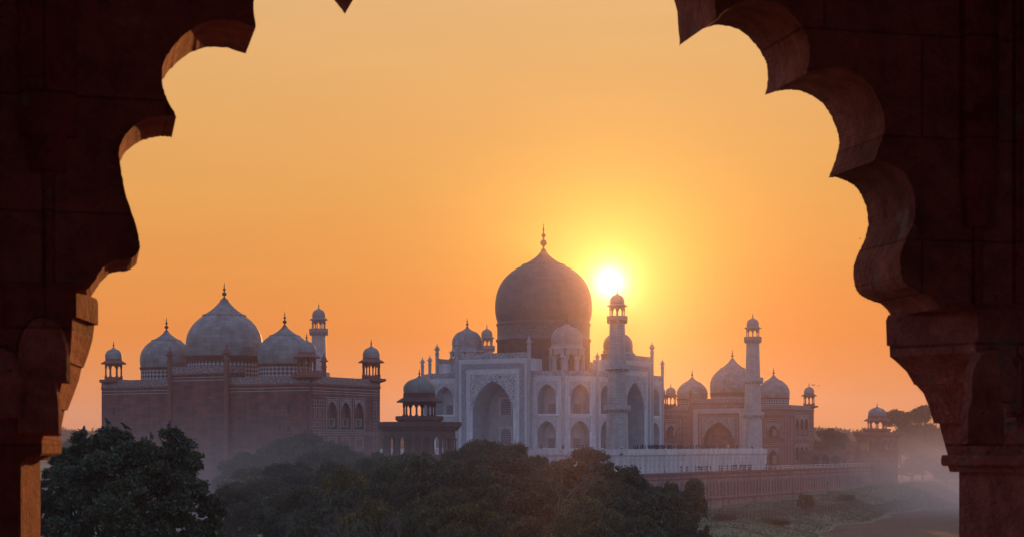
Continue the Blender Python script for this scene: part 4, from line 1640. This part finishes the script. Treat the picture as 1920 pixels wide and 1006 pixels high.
def person_mesh(top, low, step, arm):
    v = [(0, 0, 0.93), (0, 0, 1.12), (0, 0, 1.34), (0, 0, 1.46), (0, 0.01, 1.55), (0, 0.01, 1.66)]
    e = [(0, 1), (1, 2), (2, 3), (3, 4), (4, 5)]
    r = [(0.16, 0.12), (0.14, 0.10), (0.17, 0.11), 0.055, (0.085, 0.10), 0.06]
    for s in (-1, 1):
        i = len(v)
        v += [(s * 0.10, 0, 0.86), (s * 0.10, s * step * 0.4 + 0.03, 0.48), (s * 0.10, s * step, 0.07), (s * 0.11, s * step + 0.15, 0.04)]
        e += [(0, i), (i, i + 1), (i + 1, i + 2), (i + 2, i + 3)]
        r += [0.095, 0.065, 0.045, 0.035]
        i = len(v)
        v += [(s * 0.19, 0, 1.38), (s * 0.25, -0.03, 1.12), (s * 0.22, 0.06 + arm * 0.25, 0.88 + arm * 0.25), (s * 0.20, 0.10 + arm * 0.3, 0.80 + arm * 0.35)]
        e += [(2, i), (i, i + 1), (i + 1, i + 2), (i + 2, i + 3)]
        r += [0.06, 0.048, 0.036, 0.03]

    def pick(c):
        if c.z > 1.60 or (c.z > 1.5 and c.y < 0.0):
            return 3
        if c.z > 1.45 or (abs(c.x) > 0.17 and c.z < 0.86):
            return 2
        return 0 if c.z > 0.84 else 1
    return skin_mesh('person', v, e, r, [CLOTH[top], CLOTH[low], SKIN, HAIR], pick)


PEOPLE = [person_mesh('black', 'black', 0.05, 0), person_mesh('navy', 'black', 0.18, 0.2), person_mesh('grey', 'navy', 0.04, 0.8), person_mesh('black', 'grey', 0.2, 0.1),
          person_mesh('maroon', 'black', 0.05, 0.5), person_mesh('white', 'grey', 0.06, 0), person_mesh('orange', 'maroon', 0.08, 0.2), person_mesh('teal', 'black', 0.15, 0.3)]
PR = random.Random(17)
PINDEX = []


def person(kind, x, y, z, label, group):
    o = inst(PEOPLE[kind], 'person', None, (x, y, z), PR.uniform(0, 6.28), (PR.uniform(0.97, 1.1),) * 2 + (PR.uniform(0.94, 1.08),))
    tag(o, label, 'person', group)
    return o


GP = 'visitors on top of the plinth'
for k in range(92):
    y = PR.choice((PR.uniform(-38, 8), PR.uniform(-34, 30), PR.uniform(-22, 6)))
    person(PR.choice((0, 0, 0, 1, 2, 3, 3, 7)), 46.2 - abs(PR.gauss(0, 0.6)), y, PL, 'tiny visitor in dark clothes in the crowd along the river edge of the plinth top', GP)
for kind, y, lab in [(4, -25, 'tiny visitor in a red top in the plinth crowd near the nearest minaret'), (6, -8, 'tiny visitor in orange in the middle of the plinth crowd'), (5, 20, 'tiny visitor in white on the plinth before the mosque portal'), (5, 38.5, 'tiny visitor in white leaning by the free standing minaret'), (1, 37.6, 'tiny visitor in navy beside the free standing minaret'), (4, 14, 'tiny visitor in red on the plinth before the mosque portal')]:
    person(kind, 46.3, y, PL, lab, GP)
for kind, x, y, lab in [(0, 30.5, -46.2, 'tiny visitor in black alone under the corner niche of the mausoleum'), (7, 34.6, -46.2, 'tiny visitor in teal left of the nearest minaret'), (4, 35.8, -46.1, 'tiny visitor in a red top beside the one in teal'),
                        (6, 41.8, -46.2, 'tiny visitor in orange close to the foot of the nearest minaret'), (5, 46.3, -46.3, 'tiny visitor in white crouched by the plinth corner'), (1, 24.5, -46.2, 'tiny visitor in navy under the lower niche beside the portal')]:
    person(kind, x, y, PL, lab, GP)
GT = 'visitors walking on the terrace below the plinth'
for k in range(52):
    y = PR.choice((PR.uniform(-42, 60), PR.gauss(18, 3), PR.gauss(25, 3), PR.gauss(45, 4), PR.gauss(-4, 3)))
    person(PR.choice((0, 0, 1, 2, 3, 3, 7)), PR.uniform(48.4, 49.6), y, 0.0, 'tiny visitor in dark clothes walking on the red terrace behind the pale railing', GT)
for kind, y, lab in [(5, -28, 'tiny visitor in white at the grove end of the terrace'), (6, -15, 'tiny visitor in orange on the terrace below the nearest minaret'), (5, 8, 'tiny visitor in white in the middle of the terrace'), (5, 33, 'tiny visitor in white on the terrace near the plinth corner'), (4, 29, 'tiny visitor in red on the terrace near the plinth corner')]:
    person(kind, 49.2, y, 0.0, lab, GT)


# ------------------------------------------------------------------ birds
BLACK = plain('black_feathers', (0.012, 0.012, 0.015), 0.5, 0.2, 8)
WHITE = plain('white_feathers', (0.75, 0.74, 0.70), 0.7, 0.05, 8)
BEAK = plain('dark_beak', (0.03, 0.025, 0.02), 0.4, 0.1, 8)
LEGS = plain('yellow_beak', (0.45, 0.28, 0.05), 0.5, 0.1, 8)


def crow_mesh():
    v = [(0, 0, 0.20), (0, 0.09, 0.27), (0, 0.15, 0.34), (0, 0.19, 0.36), (0, 0.26, 0.345), (0, -0.12, 0.13), (0, -0.26, 0.05), (0.04, 0.0, 0.08), (0.04, 0.03, 0.0), (-0.04, 0.0, 0.08), (-0.04, 0.03, 0.0)]
    e = [(0, 1), (1, 2), (2, 3), (3, 4), (0, 5), (5, 6), (0, 7), (7, 8), (0, 9), (9, 10)]
    r = [(0.085, 0.08), (0.08, 0.07), 0.045, 0.045, 0.012, (0.06, 0.04), (0.045, 0.012), 0.02, 0.01, 0.02, 0.01]
    return skin_mesh('crow', v, e, r, [BLACK, BEAK], lambda c: 1 if c.y > 0.235 or c.z < 0.07 and c.y > -0.05 else 0, 2)


def egret_mesh():
    v = [(0, 0, 0.42), (0, 0.10, 0.47), (0, 0.15, 0.56), (0, 0.10, 0.66), (0, 0.13, 0.74), (0, 0.18, 0.76), (0, 0.29, 0.745), (0, -0.16, 0.34), (0, -0.27, 0.28), (0.04, 0.0, 0.27), (0.04, 0.0, 0.0), (-0.04, 0.0, 0.27), (-0.04, 0.0, 0.0)]
    e = [(0, 1), (1, 2), (2, 3), (3, 4), (4, 5), (5, 6), (0, 7), (7, 8), (0, 9), (9, 10), (0, 11), (11, 12)]
    r = [(0.10, 0.09), 0.07, 0.03, 0.025, 0.026, 0.03, 0.008, (0.07, 0.05), 0.025, 0.02, 0.01, 0.02, 0.01]
    return skin_mesh('egret', v, e, r, [WHITE, LEGS], lambda c: 1 if (c.y > 0.215) or c.z < 0.24 else 0, 2)


def flying_mesh(fl):
    v = [(0, 0, 0), (0, 0.14, 0.01), (0, 0.21, 0.02), (0, 0.28, 0.01), (0, -0.14, 0), (0, -0.27, 0.0)]
    e = [(0, 1), (1, 2), (2, 3), (0, 4), (4, 5)]
    r = [0.06, 0.055, 0.04, 0.01, 0.045, (0.06, 0.012)]
    for s in (-1, 1):
        i = len(v)
        v += [(s * 0.14, 0.03, 0.05 + fl * 0.10), (s * 0.30, 0.06, 0.06 + fl * 0.22), (s * 0.48, -0.05, fl * 0.24)]
        e += [(0, i), (i, i + 1), (i + 1, i + 2)]
        r += [(0.02, 0.09), (0.015, 0.08), (0.008, 0.03)]
    return skin_mesh('flying_bird', v, e, r, [BLACK], lambda c: 0, 1)


CROW, EGRET = crow_mesh(), egret_mesh()
FLY = [flying_mesh(1.0), flying_mesh(-0.3)]
bpy.context.view_layer.update()
DG = bpy.context.evaluated_depsgraph_get()
Rgt = Vector((math.cos(YAW), -math.sin(YAW), 0))
Fwd = Vector((math.sin(YAW), math.cos(YAW), 0))


def perch(px, py, fallback):
    """nearest leaves of a crown at that spot, to stand a bird on"""
    for dy in (4, 8, 12, 16, 22, 30):
        for dx in (0, -3, 3, -6, 6):
            v = (Fwd + Rgt * ((px + dx - 960) / FPX) + Vector((0, 0, 1)) * ((833 - py - dy) / FPX)).normalized()
            hit, loc, nor, idx, ob, mt = scene.ray_cast(DG, CAM, v, distance=420)
            if hit and ob.name.startswith('crown') and (loc - CAM).length < fallback * 1.25:
                return loc
    return CAM + v * fallback


CR = random.Random(4)
for px, py, lab in [(208, 793, 'crow perched on the highest twig of the big left tree'), (157, 809, 'crow perched on the big left tree, nearest the left pier'), (236, 803, 'crow perched just right of the highest one on the big left tree'), (290, 820, 'crow perched low in the saddle of the big left tree'), (317, 799, 'crow perched on the second top of the big left tree'), (337, 832, 'crow perched on the right shoulder of the big left tree'), (367, 875, 'lowest crow, perched on the right flank of the big left tree')]:
    p = perch(px, py, 85)
    tag(inst(CROW, 'crow', None, tuple(p), CR.uniform(0, 6.28), 1.15), lab, 'bird', 'crows on the big tree')
for px, py, lab in [(1079, 874, 'white egret standing on the broad rusty tree'), (1154, 874, 'upper white egret on the dark round tree by the plinth'), (1154, 884, 'lower white egret on the dark round tree by the plinth')]:
    p = perch(px, py, 185)
    tag(inst(EGRET, 'egret', None, tuple(p), CR.uniform(0, 6.28), 1.0), lab, 'bird', 'white egrets on the grove')
for k, (px, py, d, lab) in enumerate([(1525, 722, 260, 'left bird of the pair flying right of the mosque'), (1535, 722, 260, 'right bird of the pair flying right of the mosque'), (1612, 448, 300, 'bird flying alone beside the right side of the arch'), (648, 235, 420, 'tiny bird high in the sky, left of the dome'), (847, 288, 480, 'tiny bird high in the sky, above and left of the dome'), (1524, 384, 480, 'tiny bird high in the sky, right of the sun'), (1350, 957, 200, 'bird flying low over the lawn at the grove end')]):
    p = CAM + Fwd * d + Rgt * ((px - 960) / FPX * d) + Vector((0, 0, (833 - py) / FPX * d))
    tag(inst(FLY[k % 2], 'flying_bird', None, tuple(p), CR.uniform(0, 6.28), 0.62 if py > 600 else 0.5), lab, 'bird', 'birds in flight')


# ------------------------------------------------------------------ the pavilion the view is taken from
BETA = math.radians(14)
AT = 0.31            # wall thickness
PAV = thing('arched_pavilion', tuple(CAM + Fwd * 4.6), 'dark red sandstone pavilion with a cusped arch framing the view', 'pavilion', None, -YAW + BETA)


def spline(pts, n=5):
    out = []
    for i in range(len(pts) - 1):
        p0, p1, p2, p3 = pts[max(i - 1, 0)], pts[i], pts[i + 1], pts[min(i + 2, len(pts) - 1)]
        for k in range(n):
            t = k / n
            out.append(tuple(0.5 * (2 * p1[j] + (p2[j] - p0[j]) * t + (2 * p0[j] - 5 * p1[j] + 4 * p2[j] - p3[j]) * t * t + (3 * p1[j] - p0[j] - 3 * p2[j] + p3[j]) * t ** 3) for j in (0, 1)))
    out.append(pts[-1])
    return out


# one run of points per cusp, springing to springing over the crown
CUSPS = [
    [(-1.135, 0.40), (-1.115, 0.426), (-1.098, 0.453), (-1.077, 0.473), (-1.055, 0.480), (-1.031, 0.482), (-1.011, 0.494), (-1.001, 0.512), (-1.004, 0.540), (-1.013, 0.579), (-1.034, 0.643), (-1.047, 0.701), (-1.054, 0.753), (-1.049, 0.781), (-1.034, 0.81), (-1.005, 0.838), (-0.979, 0.851), (-0.952, 0.858), (-0.929, 0.862), (-0.907, 0.860)],
    [(-0.907, 0.860), (-0.927, 0.896), (-0.941, 0.933), (-0.944, 0.975), (-0.934, 1.013), (-0.911, 1.049), (-0.874, 1.086), (-0.832, 1.111), (-0.788, 1.120), (-0.745, 1.118), (-0.700, 1.106)],
    [(-0.700, 1.106), (-0.706, 1.17), (-0.69, 1.245), (-0.64, 1.31), (-0.57, 1.335), (-0.50, 1.315), (-0.45, 1.275), (-0.418, 1.236)],
    [(-0.418, 1.236), (-0.40, 1.33), (-0.34, 1.42), (-0.25, 1.455), (-0.17, 1.43), (-0.13, 1.385)],
    [(-0.13, 1.385), (-0.10, 1.46), (-0.03, 1.54), (0.095, 1.64)],
    [(0.095, 1.64), (0.22, 1.54), (0.29, 1.46), (0.32, 1.385)],
    [(0.32, 1.385), (0.36, 1.43), (0.44, 1.455), (0.53, 1.42), (0.585, 1.33), (0.598, 1.205)],
    [(0.598, 1.205), (0.612, 1.222), (0.632, 1.238), (0.660, 1.254), (0.689, 1.265), (0.723, 1.273), (0.757, 1.272), (0.795, 1.261), (0.825, 1.240), (0.849, 1.217), (0.864, 1.196), (0.877, 1.173), (0.884, 1.144), (0.884, 1.108), (0.874, 1.068)],
    [(0.874, 1.068), (0.904, 1.080), (0.939, 1.087), (0.974, 1.089), (1.004, 1.084), (1.034, 1.073), (1.065, 1.052), (1.088, 1.025), (1.107, 0.990), (1.119, 0.952), (1.120, 0.922), (1.114, 0.897), (1.102, 0.863), (1.085, 0.824)],
    [(1.085, 0.824), (1.109, 0.826), (1.136, 0.819), (1.165, 0.806), (1.185, 0.790), (1.201, 0.765), (1.213, 0.736), (1.218, 0.705), (1.218, 0.677), (1.211, 0.650), (1.199, 0.620), (1.185, 0.593), (1.175, 0.569), (1.170, 0.546), (1.170, 0.516), (1.175, 0.490), (1.185, 0.473), (1.199, 0.461), (1.225, 0.450), (1.268, 0.434), (1.30, 0.40)],
]
OUT = []
for c in CUSPS:
    OUT += spline(c)[:-1]
OUT.append(CUSPS[-1][-1])
XL, XR, ZT = -2.5, 2.9, 2.5
am = bmesh.new()
ring = [(XL, 0.40)] + OUT + [(XR, 0.40), (XR, ZT), (XL, ZT)]
nr = np.random.default_rng(3)
jit = lambda: float(nr.normal(0, 0.0007))
fv = [am.verts.new((x + jit(), jit() * 1.5, z + jit())) for x, z in ring]
bv = [am.verts.new((x + jit(), AT + jit() * 1.5, z + jit())) for x, z in ring]
am.faces.new(list(reversed(fv)))
am.faces.new(bv)
for i in range(len(ring)):
    j = (i + 1) % len(ring)
    am.faces.new((fv[i], fv[j], bv[j], bv[i]))
bmesh.ops.recalc_face_normals(am, faces=am.faces)
me = bpy.data.meshes.new('cusped_arch')
am.to_mesh(me)
am.free()
me.materials.append(M['arch'])
arch = inst(me, 'cusped_arch', PAV)
bvm = arch.modifiers.new('worn_edge', 'BEVEL')
bvm.width = 0.006
bvm.segments = 2
bvm.limit_method = 'ANGLE'
bvm.angle_limit = math.radians(50)


def section(ain, aout, c0, c1, y0=0.0, y1=AT):
    """plan of a chamfered pier: inner edge at ain, outer at aout, chamfers c0 near and c1 far"""
    s = 1 if ain > aout else -1
    return [(aout, y0), (ain - s * c0, y0), (ain, y1 - c1), (ain - s * c1, y1), (aout, y1)]


def loft(mb, levels, mat=0):
    for (sa, za), (sb, zb) in zip(levels, levels[1:]):
        n = len(sa)
        for i in range(n):
            j = (i + 1) % n
            mb.poly([(sa[i][0], sa[i][1], za), (sa[j][0], sa[j][1], za), (sb[j][0], sb[j][1], zb), (sb[i][0], sb[i][1], zb)], mat)
    for s, z in (levels[0], levels[-1]):
        mb.poly([(p[0], p[1], z) for p in s], mat)


def pier(tiers, shaft, aout, c0, c1, sgn):
    for part, tt in (('capital', tiers), ):
        br = MB()
        for lv in tt:
            loft(br, [(section(a, aout, c0 * k, c1 * k, -0.004, AT + 0.004), z) for a, z, k in lv])
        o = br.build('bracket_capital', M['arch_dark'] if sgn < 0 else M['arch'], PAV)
        b = o.modifiers.new('worn_edge', 'BEVEL')
        b.width, b.segments, b.limit_method = 0.008, 3, 'ANGLE'
    sh = MB()
    cs_ = 0.04 if sgn < 0 else 0.10
    loft(sh, [(section(shaft, aout, cs_, 0.03, 0.0, AT), -1.65), (section(shaft, aout, cs_, 0.03, 0.0, AT), tiers[-1][-1][1])])
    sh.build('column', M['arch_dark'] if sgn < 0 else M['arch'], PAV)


pier([[(-1.110, 0.402, 1), (-1.106, 0.39, 1), (-1.106, 0.330, 1)],
      [(-1.116, 0.3305, 1), (-1.121, 0.29, .93), (-1.132, 0.25, .78), (-1.145, 0.213, .6)],
      [(-1.150, 0.2135, .6), (-1.157, 0.18, .65), (-1.171, 0.14, .55), (-1.188, 0.095, .4)],
      [(-1.195, 0.0955, .5), (-1.202, 0.06, .6), (-1.211, 0.018, .6)],
      [(-1.207, 0.0185, .7), (-1.203, 0.012, .8), (-1.203, -0.022, .8), (-1.21, -0.028, .8)],
      [(-1.232, -0.0275, 1), (-1.236, -0.042, 1)]],
     -1.259, XL, 0.055, 0.03, -1)
pier([[(1.27, 0.402, 1.3), (1.262, 0.385, 1.3), (1.265, 0.307, 1.3)],
      [(1.277, 0.3075, 1.1), (1.279, 0.273, 1.1), (1.295, 0.262, 1.1), (1.335, 0.228, 1.1), (1.363, 0.187, 1)],
      [(1.368, 0.1875, 1), (1.395, 0.160, 1), (1.415, 0.115, 1), (1.430, 0.067, 1)],
      [(1.448, 0.0675, 1), (1.462, 0.02, 1), (1.478, -0.032, 1)],
      [(1.459, -0.0315, 1), (1.455, -0.04, 1), (1.455, -0.06, 1), (1.462, -0.066, 1)],
      [(1.478, -0.0655, 1), (1.485, -0.085, 1)]],
     1.515, XR, 0.12, 0.03, 1)

# relief on the inner face: colonnettes beside the arch, petals on the brackets, string moulding
for a0, a1, zb, tip in ((-1.30, -1.16, 0.70, -1), (1.36, 1.47, 0.64, 1)):
    mid = (a0 + a1) / 2
    rel = MB()
    rel.prism([(a0, -0.035), (a0 + 0.03, -0.05), (a1 - 0.03, -0.05), (a1, -0.035), (a1, 0.0), (a0, 0.0)], zb + 0.09, ZT)
    rel.prism([(mid - 0.045, -0.035), (mid, -0.06), (mid + 0.045, -0.035), (mid + 0.045, 0), (mid - 0.045, 0)], zb, zb + 0.0899)
    rel.tube([(mid, -0.012, 0.41), (mid, -0.012, zb + 0.02)], 0.016, 8)
    rel.build('colonnette', M['arch_dark'], PAV)
    rel = MB()
    rel.prism([(mid + 0.12 * tip, -0.02), (mid + 0.15 * tip, -0.03), (mid + 0.17 * tip, -0.02), (mid + 0.17 * tip, 0), (mid + 0.12 * tip, 0)], 0.42, ZT)
    rel.build('raised_border', M['arch_dark'], PAV)
for x0_, x1_ in ((XL, -1.14), (1.32, XR)):
    rel = MB()
    rel.box(x0_, x1_, -0.018, 0, 0.402, 0.418)
    rel.build('string_moulding', M['arch_dark'], PAV)
for ac_, zc_, rx_, rz_ in ((-1.245, 0.225, 0.06, 0.10), (-1.37, 0.13, 0.09, 0.12), (-1.255, 0.09, 0.05, 0.11), (1.46, 0.19, 0.075, 0.09), (1.43, 0.065, 0.06, 0.11), (1.58, 0.15, 0.06, 0.12)):
    pet = MB()
    pts = [(ac_ - rx_, zc_ - 0.06), (ac_ + rx_, zc_ - 0.06)] + [(ac_ + rx_ * math.cos(t), zc_ + rz_ * math.sin(t)) for t in [i * PI / 10 for i in range(11)]]
    n = len(pts)
    f = [(x, -0.032, z) for x, z in pts]
    b = [(x + (x - ac_) * 0.15, -0.003, z + (z - zc_) * 0.12) for x, z in pts]
    pet.poly(f[::-1])
    for i in range(n):
        j = (i + 1) % n
        pet.poly([f[i], f[j], b[j], b[i]])
    pet.build('petal_carving', M['arch'], PAV)
# the room behind the viewer
rm = MB()
YB = -7.0
rm.box(XL - 0.4, XL, YB, AT, -1.65, ZT)
rm.box(XR, XR + 0.4, YB, AT, -1.65, ZT)
rm.box(XL - 0.4, -2.0, YB - 0.4, YB, -1.65, ZT)
rm.box(2.4, XR + 0.4, YB - 0.4, YB, -1.65, ZT)
rm.box(-2.0, 2.4, YB - 0.4, YB, 1.9, ZT)
rm.build('side_wall', M['arch_dark'], PAV)
rm = MB()
rm.box(XL - 0.4, XR + 0.4, YB - 0.4, AT + 0.9, ZT + 0.003, ZT + 0.35)
rm.build('roof', M['arch_dark'], PAV)
rm = MB()
rm.box(XL - 0.6, XR + 0.6, YB - 0.6, AT + 0.6, -1.95, -1.653)
rm.build('floor', M['arch_dark'], PAV)
rm = MB()
rm.box(XL - 0.5, XR + 0.5, YB - 0.5, AT + 0.5, -18.0, -1.953)
rm.build('base_tower', M['red'], PAV)


# ------------------------------------------------------------------ sandbar pool and haze
pl = MB()
px_, py_ = unproj(1578, 380)
pts = []
for k in range(40):
    t = 2 * PI * k / 40
    r = 1 + 0.25 * math.sin(3 * t + 1) + 0.15 * math.sin(7 * t) + 0.1 * math.sin(11 * t + 2)
    e = Rgt * (4.6 * r * math.cos(t)) + Fwd * (9.0 * r * math.sin(t))
    pts.append((px_ + e.x, py_ + e.y, WATER_Z + 0.03))
pl.poly(pts)


def pool_mat(nt, b, out):
    b.inputs['Base Color'].default_value = (0.05, 0.045, 0.04, 1)
    b.inputs['Roughness'].default_value = 0.03
    n = noise(nt, 1.2, 5)
    bump(nt, b, n, 0.05, 0.4)


tag(pl.build('water', mat('still_water', pool_mat)), 'small smooth patch of water reflecting the golden sky', 'water', kind='structure')

hz = MB()
hz.box(-EXT - 20, EXT + 20, -EXT - 20, EXT + 20, -18, 74)
hm_ = bpy.data.materials.new('haze')
hm_.use_nodes = True
nt = hm_.node_tree
nt.nodes.clear()
o = nt.nodes.new('ShaderNodeOutputMaterial')
v = nt.nodes.new('ShaderNodeVolumePrincipled')
v.inputs['Density'].default_value = 0.00026
v.inputs['Color'].default_value = (0.76, 0.76, 0.86, 1)
v.inputs['Anisotropy'].default_value = 0.25
v2 = nt.nodes.new('ShaderNodeVolumeScatter')
v2.inputs['Density'].default_value = 0.00003
v2.inputs['Color'].default_value = (1.0, 0.04, 0.0, 1)
v2.inputs['Anisotropy'].default_value = 0.95
va = nt.nodes.new('ShaderNodeAddShader')
nt.links.new(v.outputs[0], va.inputs[0])
nt.links.new(v2.outputs[0], va.inputs[1])
nt.links.new(va.outputs[0], o.inputs['Volume'])
tag(hz.build('haze', hm_), 'thin dusty evening haze over the whole place', 'haze', kind='stuff')


def mist(px, d, rh, rv, zc, dens, label, long=1.0):
    bm = bmesh.new()
    bmesh.ops.create_icosphere(bm, subdivisions=4, radius=1.0)
    me = bpy.data.meshes.new('mist')
    bm.to_mesh(me)
    bm.free()
    m = bpy.data.materials.new('mist')
    m.use_nodes = True
    nt = m.node_tree
    nt.nodes.clear()
    o = nt.nodes.new('ShaderNodeOutputMaterial')
    v = nt.nodes.new('ShaderNodeVolumePrincipled')
    v.inputs['Density'].default_value = dens
    v.inputs['Color'].default_value = (1.0, 0.95, 0.90, 1)
    v.inputs['Anisotropy'].default_value = 0.2
    tcn = nt.nodes.new('ShaderNodeTexCoord')
    ln = nt.nodes.new('ShaderNodeVectorMath')
    ln.operation = 'LENGTH'
    nt.links.new(tcn.outputs['Object'], ln.inputs[0])
    rp = nt.nodes.new('ShaderNodeMapRange')
    rp.interpolation_type = 'SMOOTHERSTEP'
    rp.inputs[1].default_value = 1.0
    rp.inputs[2].default_value = 0.0
    rp.inputs[3].default_value = 0.0
    rp.inputs[4].default_value = dens
    nt.links.new(ln.outputs['Value'], rp.inputs[0])
    nt.links.new(rp.outputs[0], v.inputs['Density'])
    nt.links.new(v.outputs[0], o.inputs['Volume'])
    me.materials.append(m)
    x, y = unproj(px, d)
    ob = inst(me, 'mist', None, (x, y, zc), -YAW, (rh, rh * long, rv))
    tag(ob, label, 'mist', kind='stuff')


mist(1905, 500, 90, 30, -9, 0.010, 'pale river mist rising at the right pier', 2.0)
mist(1760, 600, 80, 22, -9, 0.006, 'thin river mist before the hazy trees at the river bend', 1.6)
mist(460, 275, 85, 26, -7, 0.0065, 'thin bluish mist at the foot of the near red hall', 1.1)
